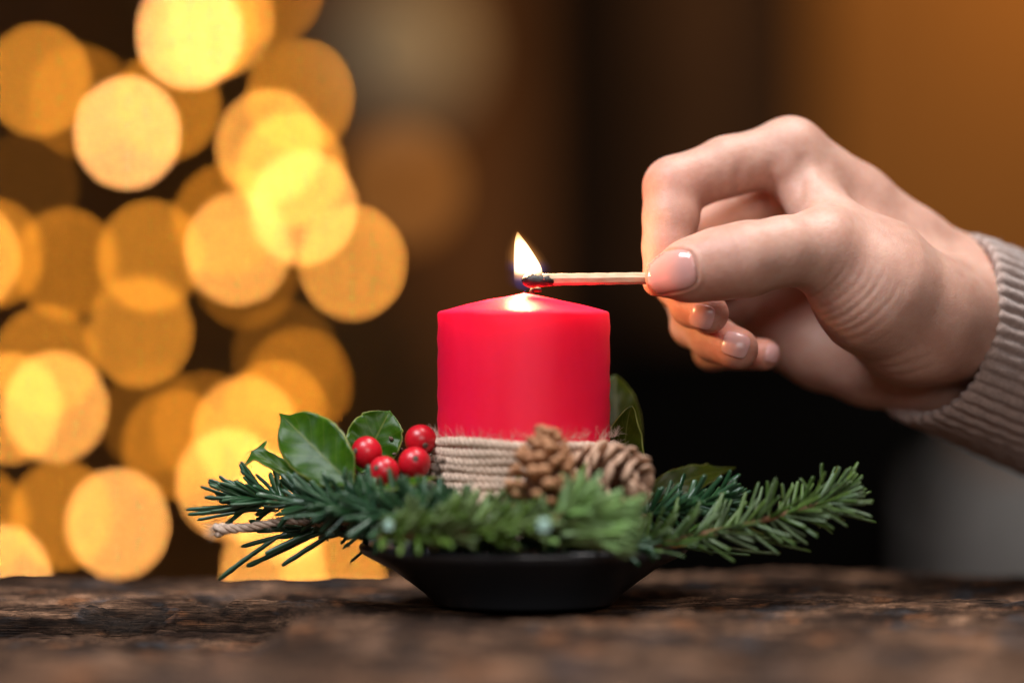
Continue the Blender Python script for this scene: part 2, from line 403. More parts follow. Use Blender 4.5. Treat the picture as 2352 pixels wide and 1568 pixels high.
prof = [(0, zb), (0.0285, zb), (0.0298, zb + 0.001)] + [(0.0300, z) for z in np.linspace(zb + 0.002, zr - 0.0012, 24)] + \
       [(0.0299, zr - 0.0006), (0.0296, zr - 0.0001), (0.0290, zr + 0.0002), (0.0270, zr + 0.0007)] + \
       [(0.0265 * (1 - f), zr + 0.0009 + (za - zr - 0.0009) * (0.86 * f + 0.14 * math.sin(f * math.pi / 2) if f < 0.8 else min(1.0, 0.82 + 1.1 * (f - 0.8) - 0.9 * (f - 0.8) ** 2 * 1.1))) for f in (0.1, 0.25, 0.4, 0.55, 0.7, 0.8, 0.86, 0.92, 0.96, 1.0)]
V, F = lathe(prof, 128)
V = [(x + 0.0002 * math.sin(9 * z * 100 + 3 * x * 100), y, z + (0.0005 * vnoise(x * 160 + 9, y * 160 + 4, 3) if z > zr - 0.002 and x * x + y * y > 0 else 0)) for x, y, z in V]
obj('wax_body', mesh_np('wax_body', V, F), m_wax(), candle)
M_CHAR = m_plain('charred', (0.006, 0.003, 0.003), 0.6, 0.5, 600)
wk = [P(1222, 674) - Vector((CX, 0, 0)), P(1222, 668) - Vector((CX, 0, 0)), P(1226, 664) - Vector((CX, 0, 0)), P(1236, 665) - Vector((CX, 0, 0)), P(1244, 667) - Vector((CX, 0, 0))]
V, F = tube([Vector(p) for p in spline([tuple(p) for p in wk], 12)], [0.0009] * 10 + [0.0008, 0.0004], 8)
obj('wick', mesh_np('wick', V, F), M_CHAR, candle)

# ------------------------------------------------------------------ match and flame
MY = -0.0045
match = thing('burning_match', 'pale wooden matchstick with charred black head held to the wick', 'match', P(1240, 641, MY))
a = NT('match_wood'); n = a.noise(a.coord((60, 900, 900)), 1.0, 4); a.base(a.ramp(n, [(0.3, (0.52, 0.33, 0.19)), (0.7, (0.70, 0.50, 0.33))]))
at = a.n('ShaderNodeTexCoord'); a.set(Roughness=0.6); M_MATCH = a.m
A, B = P(1246, 642, MY), P(1560, 638, 0.004)
ax = (B - A).normalized(); up = Vector((0, 0, 1)); up = (up - ax * up.dot(ax)).normalized(); sd = ax.cross(up)
hw = 13.2 / PPM; V, F = [], []
rot = math.radians(14)
for i, t_ in enumerate(np.linspace(0, 1, 24)):
    c = A + (B - A) * t_
    for k in range(8):
        an = math.radians(45 * k + 22.5) + rot
        q = max(abs(math.cos(an - rot)), abs(math.sin(an - rot))); r = hw / q * 0.97 * (1 + 0.03 * math.sin(i * 2.1 + k))
        V.append(c + up * r * math.cos(an) + sd * r * math.sin(an))
for i in range(23):
    for k in range(8): F.append((i * 8 + k, i * 8 + (k + 1) % 8, i * 8 + 8 + (k + 1) % 8, i * 8 + 8 + k))
F.append(tuple(range(8))[::-1]); F.append(tuple(range(184, 192)))
part('stick', mesh_np('stick', V, F, False), M_MATCH, match)
# charred head
rad = [(1199, 0.1), (1201, 7), (1206, 12.5), (1214, 15.5), (1224, 16), (1234, 14.6), (1244, 14.0), (1252, 14.0), (1262, 13.6), (1264, 4)]
pts, rs = [], []
for px, r in rad:
    f = (px - 1199) / 65; pts.append(P(px, 643 + 2 * math.sin(f * 3), MY)); rs.append(r / PPM)
V, F = tube(pts, rs, 16)
V = [v + Vector((random.uniform(-1, 1), random.uniform(-1, 1), random.uniform(-1, 1))) * 0.00022 for v in V]
# pointed scorch creeping along the wood
for k in range(16):
    i = 8 * 16 + k; V[i] = V[i] + ax * random.choice([0, 0.0006, 0.0014, 0.0022])
a = NT('burnt_head'); n = a.noise(a.coord(), 500, 5); a.base(a.ramp(n, [(0.35, (0.004, 0.002, 0.002)), (0.58, (0.018, 0.006, 0.005)), (0.72, (0.10, 0.032, 0.016))])); a.set(Roughness=0.45); a.bump(n, 0.8, 0.0006)
part('burnt_head', mesh_np('burnt_head', V, F), a.m, match)

def m_flame(name, inner, K=0):
    a = NT(name); a.t.nodes.remove(a.b)
    tc = a.n('ShaderNodeTexCoord'); sx = a.n('ShaderNodeSeparateXYZ'); a.l(tc.outputs['Generated'], sx.inputs[0])
    if inner:
        col = a.ramp(sx.outputs['Z'], [(0.0, (0.02, 0.06, 0.5)), (0.12, (0.06, 0.12, 0.55)), (0.24, (0.9, 0.42, 0.22)), (0.36, (1.0, 0.66, 0.34)), (0.8, (1.0, 0.66, 0.34)), (1.0, (1.0, 0.5, 0.15))])
        st = a.ramp(sx.outputs['Z'], [(0.0, (.006,) * 3), (0.16, (.014,) * 3), (0.26, (.10,) * 3), (0.42, (.9,) * 3), (0.8, (1,) * 3), (1.0, (.6,) * 3)])
        K = 1500
    else:
        col = a.ramp(sx.outputs['Z'], [(0.0, (0.05, 0.10, 0.8)), (0.35, (0.22, 0.22, 0.75)), (0.5, (1.0, 0.42, 0.12)), (1.0, (1.0, 0.30, 0.04))])
        st = a.ramp(sx.outputs['Z'], [(0.0, (.06,) * 3), (0.3, (.10,) * 3), (0.5, (.8,) * 3), (0.85, (.7,) * 3), (1.0, (.2,) * 3)])
    mu = a.n('ShaderNodeMath', operation='MULTIPLY'); a.l(st, mu.inputs[0]); mu.inputs[1].default_value = K
    e = a.n('ShaderNodeEmission'); a.l(col, e.inputs[0]); a.l(mu.outputs[0], e.inputs[1]); a.l(e.outputs[0], a.out.inputs['Volume'])
    return a.m
flame = thing('flame', 'small bright candle flame leaning over the match head', 'flame', P(1208, 660, 0.002))
def flame_mesh(grow):
    rows = [(668, 1204, 5), (662, 1203, 16), (652, 1206, 24), (640, 1210, 30), (626, 1213, 33), (610, 1211, 31), (592, 1206, 26), (574, 1200.5, 20), (558, 1195.5, 14), (545, 1191.5, 8), (533, 1189, 2)]
    sp = spline(rows, 34); V, F = [], []
    for py, px, r in sp:
        c = P(px, py, 0.002); tp = min(1.0, max(0.0, (py - 532.5) / 48)) ** 0.75; bt = min(1.0, max(0.15, (676 - py) / 26)); r = (max(r, 0.3) + grow * tp * bt) / PPM
        if grow: c = c + Vector((0, 0, grow * 0.00009 * (1 - tp)))
        for k in range(24):
            an = 2 * math.pi * k / 24; V.append(c + Vector((r * math.cos(an), r * 0.8 * math.sin(an), 0)))
    for i in range(33):
        for k in range(24): F.append((i * 24 + k, i * 24 + (k + 1) % 24, i * 24 + 24 + (k + 1) % 24, i * 24 + 24 + k))
    F.append(tuple(range(24))[::-1]); F.append(tuple(range(33 * 24, 34 * 24)))
    return V, F
V, F = flame_mesh(0); part('core', mesh_np('core', V, F), m_flame('flame_core', True), flame)
for gr_, kk_ in ((3, 45), (8, 30), (14, 15), (22, 7)):  # flame mantle, with its lens halo added as glowing outer shells
    V, F = flame_mesh(gr_); part('mantle_halo', mesh_np('mantle_halo', V, F), m_flame('flame_mantle_halo', False, kk_), flame)
pl = bpy.data.lights.new('flame_light', 'POINT'); pl.energy = 0.2; pl.color = (1.0, 0.55, 0.24); pl.shadow_soft_size = 0.0045
plo = bpy.data.objects.new('flame_light', pl); COL.objects.link(plo); plo.location = P(1202, 604, 0.002)

# ------------------------------------------------------------------ jute twine round the candle
def m_jute():
    a = NT('jute'); n = a.noise(a.coord((1, 1, 1)), 900, 5, 0.7); n2 = a.noise(a.coord(), 60, 3)
    c = a.ramp(n, [(0.25, (0.30, 0.195, 0.14)), (0.5, (0.62, 0.45, 0.35)), (0.75, (0.82, 0.66, 0.54))])
    a.base(a.mix(1.0, c, a.ramp(n2, [(0.3, (0.8, 0.78, 0.75)), (0.7, (1.1, 1.08, 1.05))]), 'MULTIPLY')); a.set(Roughness=0.9); a.bump(n, 0.6, 0.0004); return a.m
M_JUTE = m_jute()
twine = thing('jute_twine', 'beige jute twine wound in rows around the foot of the red candle', 'twine', (CX, 0, 0))
def rope(path, r, pitch, nstr=3, seg=6):
    """twisted strands round a path (array of points)"""
    path = np.asarray(path); n = len(path); out = []
    tan = np.gradient(path, axis=0); tan /= np.linalg.norm(tan, axis=1)[:, None]
    s = np.concatenate([[0], np.cumsum(np.linalg.norm(np.diff(path, axis=0), axis=1))])
    ref = np.array([0, 0, 1.0]); nn = ref - tan * (tan @ ref)[:, None]; nn /= np.maximum(np.linalg.norm(nn, axis=1), 1e-6)[:, None]; bb = np.cross(tan, nn)
    for q in range(nstr):
        an = 2 * math.pi * (s / pitch + q / nstr)
        rr_ = np.broadcast_to(r, (n,)); c = path + (nn * np.cos(an)[:, None] + bb * np.sin(an)[:, None]) * rr_[:, None] * 0.56
        V, F = tube([Vector(p) for p in c], [float(rr_[i]) * 0.52 * (1 + 0.08 * math.sin(i * 0.9 + q)) for i in range(n)], seg)
        out.append((V, F))
    return merge(out)
rT = 12.6 / PPM
NT_ = 15
for i in range(NT_):
    z = EYE + (784 - (1004 + 18.4 * i + 6)) / PPM * 1.03; V = []
    th = np.linspace(0, 2 * math.pi, 170)
    R = 0.0302 + rT * 0.62 + 0.00025 * np.sin(th * 3 + i * 1.3)
    zz = z + 0.0004 * np.sin(th * 2 + i * 2.1) + 0.00035 * np.sin(th * 5 + i * 4.7) - 0.0007 * np.cos(th)
    V, F = rope(np.stack([R * np.cos(th), R * np.sin(th), zz], 1), rT, 0.0062)
    obj('twine_turn', mesh_np('twine_turn', V, F), M_JUTE, twine)
# hanging end in front and frayed end lying in the fir on the left
e1 = spline([tuple(P(1075, 1120, -0.034)), tuple(P(1095, 1140, -0.036)), tuple(P(1110, 1165, -0.037)), tuple(P(1113, 1185, -0.038))], 26)
V, F = rope(e1, rT * 1.25, 0.006); part('loose_end', mesh_np('loose_end', V, F), M_JUTE, twine)
e2 = spline([tuple(P(900, 1190, -0.02)), tuple(P(800, 1196, -0.012)), tuple(P(720, 1198, -0.008)), tuple(P(640, 1200, -0.006)), tuple(P(560, 1208, -0.005)), tuple(P(496, 1222, -0.005))], 90)
e2[:, 2] += 0.0006 * np.sin(np.arange(90) * 0.16); V, F = rope(e2, rT * np.interp(np.arange(90), [0, 60, 80, 89], [0.75, 0.75, 0.9, 1.4]), 0.0085); part('loose_end', mesh_np('loose_end', V, F), M_JUTE, twine)
ps = []
def fibre(c, d, L, r=0.00006, curl=0.4):
    pts = [c]; d = d.normalized()
    for k in range(4):
        d = (d + Vector((random.gauss(0, 1), random.gauss(0, 1), random.gauss(0, 1))) * curl * 0.5).normalized(); pts.append(pts[-1] + d * L / 4)
    return tube(pts, [r, r, r * 0.9, r * 0.7, r * 0.4], 3, False)
for i in range(800):
    an = random.uniform(0, 2 * math.pi); top = random.random() < 0.45
    z = EYE + (784 - (998 if top else random.uniform(1000, 1170))) / PPM * 1.02
    R = 0.0304 + (rT * 0.7 if top else rT * 1.6); o_ = Vector((math.cos(an), math.sin(an), 0))
    d = o_ * random.uniform(0, 0.7) + Vector((-math.sin(an), math.cos(an), 0)) * random.uniform(-1, 1) + Vector((0, 0, random.uniform(0.5, 1.6) if top else random.uniform(-0.6, 0.6)))
    ps.append(fibre(Vector((CX, 0, z)) + o_ * R, d, random.uniform(0.002, 0.0055)))
for i in range(150):
    f = random.random(); c = Vector(e2[int(f * 89)]); end = random.random() < 0.5
    if end: c = Vector(e2[-1 - random.randint(0, 4)]) + Vector((0, 0, random.uniform(-1, 1) * 0.0012))
    d = Vector((-1.4 if end else random.uniform(-1, 1), random.uniform(-.5, .5), random.uniform(-1, .7)))
    ps.append(fibre(c + d.normalized() * 0.001, d, random.uniform(0.002, 0.005)))
V, F = merge(ps); part('fibres', mesh_np('fibres', V, F), M_JUTE, twine, 'stuff')

# ------------------------------------------------------------------ fir sprigs
def m_needle(name, lo, hi, pale, rough=0.35):
    a = NT(name); oi = a.n('ShaderNodeObjectInfo'); c = a.ramp(oi.outputs['Random'], [(0.0, lo), (1.0, hi)])
    at = a.n('ShaderNodeAttribute', attribute_name='stripe'); a.base(a.mix(at.outputs['Fac'], c, pale)); a.set(Roughness=rough)
    a.b.inputs['Transmission Weight'].default_value = 0.0
    return a.m
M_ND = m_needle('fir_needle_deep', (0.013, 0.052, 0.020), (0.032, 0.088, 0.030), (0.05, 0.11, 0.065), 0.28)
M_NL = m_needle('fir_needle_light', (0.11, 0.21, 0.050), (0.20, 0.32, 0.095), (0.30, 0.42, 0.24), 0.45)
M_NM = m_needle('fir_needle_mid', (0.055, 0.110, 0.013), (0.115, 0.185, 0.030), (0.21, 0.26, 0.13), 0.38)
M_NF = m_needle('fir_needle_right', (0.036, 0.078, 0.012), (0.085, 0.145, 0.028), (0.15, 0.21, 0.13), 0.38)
M_TWIG = m_plain('fir_twig', (0.16, 0.07, 0.03), 0.8, 0.4, 300)
def needle_mesh(curve, name='needle'):
    NL, prof = 11, [(1, 0.10), (0.55, 0.36), (0, 0.30), (-0.55, 0.36), (-1, 0.10), (-0.5, -0.30), (0, -0.22), (0.5, -0.30)]
    V, F, S = [], [], []
    TS = [0, .06, .16, .36, .58, .78, .90, .945, .975, .992, 1.0]; WS = [.45, .65, .95, 1, 1, 1, .98, .90, .74, .52, .22]
    for i in range(NL):
        t_ = TS[i]; w = WS[i]
        x = t_; z = curve * (t_ ** 2)
        for (sx, sz) in prof:
            V.append((x, sx * w * 0.5 * 0.115, z + sz * w * 0.105)); S.append(1.0 if sz < -0.25 else 0.0)
    k = len(prof)
    for i in range(NL - 1):
        for j in range(k): F.append((i * k + j, i * k + (j + 1) % k, (i + 1) * k + (j + 1) % k, (i + 1) * k + j)[::-1])
    F.append(tuple(range(k))); F.append(tuple(range((NL - 1) * k, NL * k))[::-1])
    me = mesh_np(name, V, F); at = me.attributes.new('stripe', 'FLOAT', 'POINT'); at.data.foreach_set('value', np.array(S, dtype=np.float32)); return me
NEEDLES = {}
for m in (M_ND, M_NL, M_NM, M_NF):
    NEEDLES[m] = []
    for c in (-0.10, -0.03, 0.04, 0.10, 0.17):
        me = needle_mesh(c); me.materials.append(m); NEEDLES[m].append(me)
def put_needle(root, mat, base, d, L, roll, width=1.0):
    o = bpy.data.objects.new('needle', random.choice(NEEDLES[mat])); COL.objects.link(o); o.parent = root
    d = d.normalized(); up = Vector((0, 0, 1)); s = up.cross(d)
    if s.length < 1e-3: s = Vector((0, 1, 0))
    s.normalize(); u = d.cross(s)
    R = Matrix((d, s, u)).transposed().to_4x4() @ Matrix.Rotation(roll, 4, 'X')
    wd = 0.0168 * width
    o.matrix_basis = Matrix.Translation(base - root.location) @ R @ Matrix.Diagonal((L, wd, wd, 1))
    return o
def sprig(label, pts, n, L, mat, ang=(38, 70), flat=0.5, rtw=0.0011, upbias=0.2, tipfan=10, avoid=None, width=1.0):
    pts = [tuple(P(*p)) for p in pts]; sp = [Vector(p) for p in spline(pts, 40)]
    root = thing('fir_sprig', label, 'fir sprig', sp[0], 'fir sprigs laid round the candle on the dish')
    V, F = tube(sp, [rtw * (1 - 0.5 * i / 39) for i in range(40)], 7); part('twig', mesh_np('twig', V, F), M_TWIG, root)
    for i in range(n):
        f = (i + random.random()) / n; k = min(38, int(f * 39)); T = (sp[min(k + 2, 39)] - sp[max(k - 2, 0)]).normalized(); c = sp[k].lerp(sp[k + 1], random.random())
        U = Vector((0, 0, 1)) - T * T.z; U.normalize(); Sd = T.cross(U)
        phi = random.uniform(0, 2 * math.pi); e = Sd * math.cos(phi) + U * (math.sin(phi) * flat + upbias)
        if e.length < 0.2: continue
        e.normalize(); al = math.radians(random.uniform(*ang)) * (1 - 0.55 * max(0, f - 0.75) / 0.25)
        d = T * math.cos(al) + e * math.sin(al)
        if avoid and avoid(c, d): continue
        put_needle(root, mat, c, d, L * random.uniform(0.72, 1.15), random.gauss(0, 0.9), width * random.uniform(0.85, 1.15))
    for i in range(tipfan):
        T = (sp[-1] - sp[-4]).normalized(); d = T + Vector((random.uniform(-.5, .5), random.uniform(-.5, .5), random.uniform(-.4, .5)))
        put_needle(root, mat, sp[-1], d, L * random.uniform(0.7, 1.05), random.gauss(0, 0.5), width)
    bmb = [(sp[-1], 0.0017)]
    for c, r in bmb:
        V, F = lathe([(0, -r), (r * .7, -r * .6), (r * .9, 0), (r * .6, r * .8), (0, r * 1.3)], 10, c); part('bud_or_glint', mesh_np('bud_or_glint', V, F), M_TWIG, root)
    return root
def low(zmin):
    return lambda c, d: (c + d * 0.014).z < zmin
# left, in focus, silhouetted against the lights
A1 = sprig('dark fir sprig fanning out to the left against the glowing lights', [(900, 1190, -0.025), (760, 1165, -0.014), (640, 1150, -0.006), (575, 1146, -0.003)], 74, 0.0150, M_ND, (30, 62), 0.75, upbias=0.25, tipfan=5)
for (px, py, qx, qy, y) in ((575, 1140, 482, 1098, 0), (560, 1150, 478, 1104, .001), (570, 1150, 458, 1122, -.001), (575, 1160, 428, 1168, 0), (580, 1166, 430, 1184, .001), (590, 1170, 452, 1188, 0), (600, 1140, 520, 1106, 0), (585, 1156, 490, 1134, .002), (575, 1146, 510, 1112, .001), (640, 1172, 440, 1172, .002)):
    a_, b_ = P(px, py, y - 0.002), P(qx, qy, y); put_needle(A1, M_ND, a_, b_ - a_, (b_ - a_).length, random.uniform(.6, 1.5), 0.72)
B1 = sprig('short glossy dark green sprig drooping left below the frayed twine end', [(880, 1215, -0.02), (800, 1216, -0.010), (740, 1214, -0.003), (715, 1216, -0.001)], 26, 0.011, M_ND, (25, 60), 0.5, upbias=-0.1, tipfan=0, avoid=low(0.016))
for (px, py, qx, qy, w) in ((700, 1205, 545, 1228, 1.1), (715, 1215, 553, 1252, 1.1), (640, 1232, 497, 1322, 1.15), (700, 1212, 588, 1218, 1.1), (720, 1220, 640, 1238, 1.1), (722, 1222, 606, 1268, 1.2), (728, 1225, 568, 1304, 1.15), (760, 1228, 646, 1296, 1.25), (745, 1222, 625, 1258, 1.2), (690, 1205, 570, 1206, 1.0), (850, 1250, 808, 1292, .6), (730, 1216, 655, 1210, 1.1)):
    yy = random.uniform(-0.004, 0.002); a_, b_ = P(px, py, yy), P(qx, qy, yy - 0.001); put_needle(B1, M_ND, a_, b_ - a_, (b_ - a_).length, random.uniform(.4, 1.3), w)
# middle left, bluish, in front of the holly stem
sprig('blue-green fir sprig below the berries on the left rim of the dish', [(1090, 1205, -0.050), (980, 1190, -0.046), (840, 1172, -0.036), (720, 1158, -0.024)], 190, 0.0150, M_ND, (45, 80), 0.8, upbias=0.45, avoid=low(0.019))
sprig('fir sprig along the front rim, left of the pale fan of needles', [(870, 1235, -0.052), (1000, 1225, -0.058), (1140, 1222, -0.060), (1265, 1205, -0.058)], 230, 0.0140, M_NM, (35, 75), 0.75, upbias=0.35, avoid=low(0.0215))
sprig('soft fir sprig lying against the twine under the brown cone', [(1010, 1195, -0.044), (1110, 1195, -0.046), (1200, 1185, -0.047), (1300, 1150, -0.045)], 150, 0.0130, M_NM, (35, 75), 0.8, upbias=0.5)
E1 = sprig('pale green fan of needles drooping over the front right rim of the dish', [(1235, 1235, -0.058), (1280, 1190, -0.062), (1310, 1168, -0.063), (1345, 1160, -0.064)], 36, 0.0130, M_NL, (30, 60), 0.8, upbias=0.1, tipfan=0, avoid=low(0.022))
for i in range(150):
    f = random.random(); g_ = random.random()
    bx, by = 1280 + 50 * g_, 1205 - 60 * g_ + 10 * random.random(); ex = 1490 - 30 * f + random.uniform(-25, 10); ey = 1165 + 108 * f + random.uniform(-6, 6) - 30 * (1 - f) * random.random()
    yb, ye = -0.060 + random.uniform(-.004, .004), -0.070 + random.uniform(-.006, .006)
    a_, b_ = P(bx + 60 * random.random(), by + 40 * f, yb), P(ex, ey, ye); put_needle(E1, M_NL, a_, b_ - a_, (b_ - a_).length * random.uniform(.8, 1.0), random.gauss(0, .4), 0.95)
for i in range(40):
    bx = random.uniform(1300, 1400); a_, b_ = P(bx, 1185, -0.060), P(bx + random.uniform(-10, 60), random.uniform(1105, 1135) + (bx - 1300) * .25, -0.062); put_needle(E1, M_NL, a_, b_ - a_, (b_ - a_).length, random.gauss(0, .4))
M_GLINT = m_plain('needle_glint', (0.27, 0.40, 0.33), 0.7, 0.2, 300)
for (px, py, y, r) in ((1250, 1206, -0.082, 0.0024), (893, 1206, -0.066, 0.0018)):  # pale beads put in for light glinting off needle ends
    V, F = lathe([(0, -r), (r * .7, -r * .7), (r, 0), (r * .7, r * .7), (0, r)], 14, P(px, py, y)); part('bud_or_glint', mesh_np('bud_or_glint', V, F), M_GLINT, E1)
F1 = sprig('long green fir sprig with orange-brown twig reaching out to the right', [(1440, 1262, -0.034), (1560, 1240, -0.030), (1720, 1203, -0.026), (1850, 1167, -0.022), (1915, 1148, -0.020)], 165, 0.0150, M_NF, (38, 66), 0.85, rtw=0.0015, upbias=0.15, tipfan=12, width=0.75, avoid=low(0.017))
for (px, py, qx, qy, y) in ((1550, 1255, 1722, 1283, -.012), (1660, 1255, 1790, 1285, -.02), (1660, 1225, 1865, 1258, -.02), (1700, 1232, 1838, 1248, -.02), (1850, 1165, 2015, 1192, -.012), (1640, 1225, 1830, 1240, -.024), (1890, 1110, 1880, 1065, -.02), (1905, 1120, 1930, 1072, -.02), (1915, 1125, 1955, 1098, -.02), (1920, 1135, 1985, 1136, -.02), (1860, 1135, 1845, 1095, -.022), (1800, 1150, 1800, 1110, -.024), (1760, 1165, 1770, 1105, -.022)):
    a_, b_ = P(px, py, y), P(qx, qy, y); put_needle(F1, M_NF, a_, b_ - a_, (b_ - a_).length, random.uniform(-.6, .6), 0.8)
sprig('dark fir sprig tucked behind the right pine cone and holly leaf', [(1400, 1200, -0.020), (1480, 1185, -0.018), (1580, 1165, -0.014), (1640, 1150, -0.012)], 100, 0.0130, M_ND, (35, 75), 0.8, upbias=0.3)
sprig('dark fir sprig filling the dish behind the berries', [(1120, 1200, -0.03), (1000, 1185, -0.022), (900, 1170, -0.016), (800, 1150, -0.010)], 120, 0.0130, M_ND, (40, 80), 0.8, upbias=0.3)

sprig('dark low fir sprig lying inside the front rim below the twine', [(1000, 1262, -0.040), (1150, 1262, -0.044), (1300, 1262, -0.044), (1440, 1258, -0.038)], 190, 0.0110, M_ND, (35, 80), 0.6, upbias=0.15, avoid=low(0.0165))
# ------------------------------------------------------------------ holly
def m_leaf(name, c0, c1, margin):
    a = NT(name); uv = a.n('ShaderNodeUVMap'); sx = a.n('ShaderNodeSeparateXYZ'); a.l(uv.outputs[0], sx.inputs[0])
    n = a.noise(a.coord(), 180, 4); c = a.ramp(n, [(0.3, c0), (0.7, c1)])
    ab = a.n('ShaderNodeMath', operation='ABSOLUTE'); s2 = a.n('ShaderNodeMath', operation='MULTIPLY_ADD'); a.l(sx.outputs['Y'], s2.inputs[0]); s2.inputs[1].default_value = 2; s2.inputs[2].default_value = -1; a.l(s2.outputs[0], ab.inputs[0])
    # side veins slanting forward from the midrib
    w = a.n('ShaderNodeMath', operation='MULTIPLY_ADD'); a.l(ab.outputs[0], w.inputs[0]); w.inputs[1].default_value = -0.28; a.l(sx.outputs['X'], w.inputs[2])
    w2 = a.n('ShaderNodeMath', operation='MULTIPLY'); a.l(w.outputs[0], w2.inputs[0]); w2.inputs[1].default_value = 38
    w3 = a.n('ShaderNodeMath', operation='SINE'); a.l(w2.outputs[0], w3.inputs[0])
    vein = a.ramp(w3.outputs[0], [(0.93, (0, 0, 0)), (1.0, (0.10,) * 3)])
    c = a.mix(vein, c, margin)
    mid = a.ramp(ab.outputs[0], [(0.0, (.45,) * 3), (0.03, (0.3,) * 3), (0.06, (0, 0, 0)), (0.93, (0, 0, 0)), (0.97, (1, 1, 1))])
    c = a.mix(mid, c, margin); a.base(c); a.set(Roughness=0.30); a.b.inputs['Specular IOR Level'].default_value = 0.2
    a.b.inputs['Subsurface Weight'].default_value = 0.15; a.b.inputs['Subsurface Radius'].default_value = (0.3, 1, 0.2); a.b.inputs['Subsurface Scale'].default_value = 0.001
    n5 = a.noise(a.coord(), 90, 3); a.bump(a.mix(0.12, n5, w3.outputs[0]), 0.22, 0.001)
    # light passing through the blade
    tr = a.n('ShaderNodeBsdfTranslucent'); hs = a.mix(1.0, c, (2.2, 2.1, 0.6), 'MULTIPLY'); a.l(hs, tr.inputs[0])
    mx = a.n('ShaderNodeMixShader'); mx.inputs[0].default_value = 0.34; a.l(a.b.outputs[0], mx.inputs[1]); a.l(tr.outputs[0], mx.inputs[2]); a.l(mx.outputs[0], a.out.inputs['Surface'])
    return a.m
M_LEAF = m_leaf('holly_green', (0.022, 0.070, 0.002), (0.052, 0.125, 0.004), (0.22, 0.24, 0.06))
M_OLIVE = m_leaf('holly_olive', (0.032, 0.044, 0.003), (0.065, 0.075, 0.006), (0.20, 0.20, 0.05))
W_HOLLY = [(0, .06), (.05, .18), (.16, .68), (.38, 1.0), (.60, .98), (.76, .78), (.86, .50), (.92, .22), (.955, .09), (.98, .05), (1, .01)]
def leaf(root, base, tip, hw, normal, mat, fold=0.25, bend=0.0, spines=((0.80, .28),), wtab=W_HOLLY, twist=0.0, sidebend=0.0, curl=0.0):
    base, tip, n = Vector(base), Vector(tip), Vector(normal)
    ax = tip - base; L = ax.length; ax.normalize(); n = (n - ax * n.dot(ax)).normalized(); s = ax.cross(n)
    NU, NV = 44, 15; V, F, UV = [], [], []
    ts = np.array([w[0] for w in wtab]); ws = np.array([w[1] for w in wtab])
    for i in range(NU):
        u = i / (NU - 1); w = float(np.interp(u, ts, ws)) * hw
        tw = twist * (u - 0.3); sr = s * math.cos(tw) + n * math.sin(tw); nr = n * math.cos(tw) - s * math.sin(tw)
        for j in range(NV):
            v = -1 + 2 * j / (NV - 1); ww = w
            for (uc, am) in spines:
                ww += hw * am * max(0, 1 - abs(u - uc) / 0.05) ** 1.5 * max(0, abs(v) - 0.6) / 0.4
            c = base + ax * (u * L) + n * (bend * L * 4 * u * (1 - u)) + s * (sidebend * L * 4 * u * (1 - u))
            zc = fold * abs(v) ** 1.4 * w + 0.05 * hw * math.sin(u * 23 + (2 if v > 0 else 0)) * abs(v) ** 2 + curl * hw * u * u * v * v
            V.append(c + sr * (v * ww) + nr * zc); UV.append((u, (v + 1) / 2))
    for i in range(NU - 1):
        for j in range(NV - 1): F.append((i * NV + j, i * NV + j + 1, (i + 1) * NV + j + 1, (i + 1) * NV + j))
    me = mesh_np('leaf', V, F); ul = me.uv_layers.new(name='UVMap')
    li = np.zeros(len(me.loops), dtype=np.int32); me.loops.foreach_get('vertex_index', li)
    ul.data.foreach_set('uv', np.array(UV, dtype=np.float32)[li].ravel())
    o = part('leaf', me, mat, root); md = o.modifiers.new('thickness', 'SOLIDIFY'); md.thickness = 0.00045; md.offset = 0
    return o
M_STEM = m_plain('holly_stem', (0.09, 0.16, 0.05), 0.5, 0.3, 200)
holly = thing('holly_sprig', 'holly sprig with red berries and glossy spiny leaves left of the candle', 'holly', P(960, 1120, -0.03))
leaf(holly, P(812, 1118, -0.026), P(642, 949, -0.002), 70 / PPM, (0.30, -1, -0.12), M_LEAF, 0.16, 0.04, ((.50, .04),), [(0, .06), (.06, .25), (.18, .75), (.4, 1.0), (.58, .98), (.72, .82), (.81, .60), (.87, .36), (.91, .18), (.945, .09), (.98, .04), (1, .01)])
leaf(holly, P(826, 1085, 0.002), P(896, 943, 0.006), 66 / PPM, (-0.15, -1, 0.25), M_LEAF, 0.20, 0.03, ((.80, .12),), [(0, .06), (.1, .4), (.3, .9), (.5, 1.02), (.7, .92), (.86, .62), (.94, .3), (.97, .08), (1, .01)])
leaf(holly, P(745, 1135, -0.010), P(574, 1036, -0.002), 27 / PPM, (0.45, -1.0, 0.55), M_LEAF, 0.4, 0.02, ((.92, 1.5),), [(0, .06), (.1, .5), (.4, .8), (.7, .75), (.88, .7), (.94, .5), (.97, .15), (1, .01)])
leaf(holly, P(830, 1120, -0.012), P(715, 1092, -0.012), 40 / PPM, (0.1, -0.8, 0.9), M_LEAF, 0.25, 0.05)
leaf(holly, P(1000, 1096, -0.034), P(870, 1128, -0.040), 26 / PPM, (0.0, -0.2, 1.0), M_LEAF, 0.3, -0.03)
a = NT('berry_red'); n = a.noise(a.coord(), 160, 3); a.base(a.ramp(n, [(0.3, (0.42, 0.004, 0.012)), (0.7, (0.58, 0.010, 0.022))])); a.set(Roughness=0.33, Subsurface_Weight=0.3, Subsurface_Scale=0.002); a.b.inputs['Subsurface Radius'].default_value = (1, .1, .1); n2 = a.noise(a.coord(), 1200, 2); a.bump(n2, 0.08, 0.0004); M_BERRY = a.m
M_CAL = m_plain('calyx_brown', (0.10, 0.06, 0.04), 0.8, 0.5, 900)
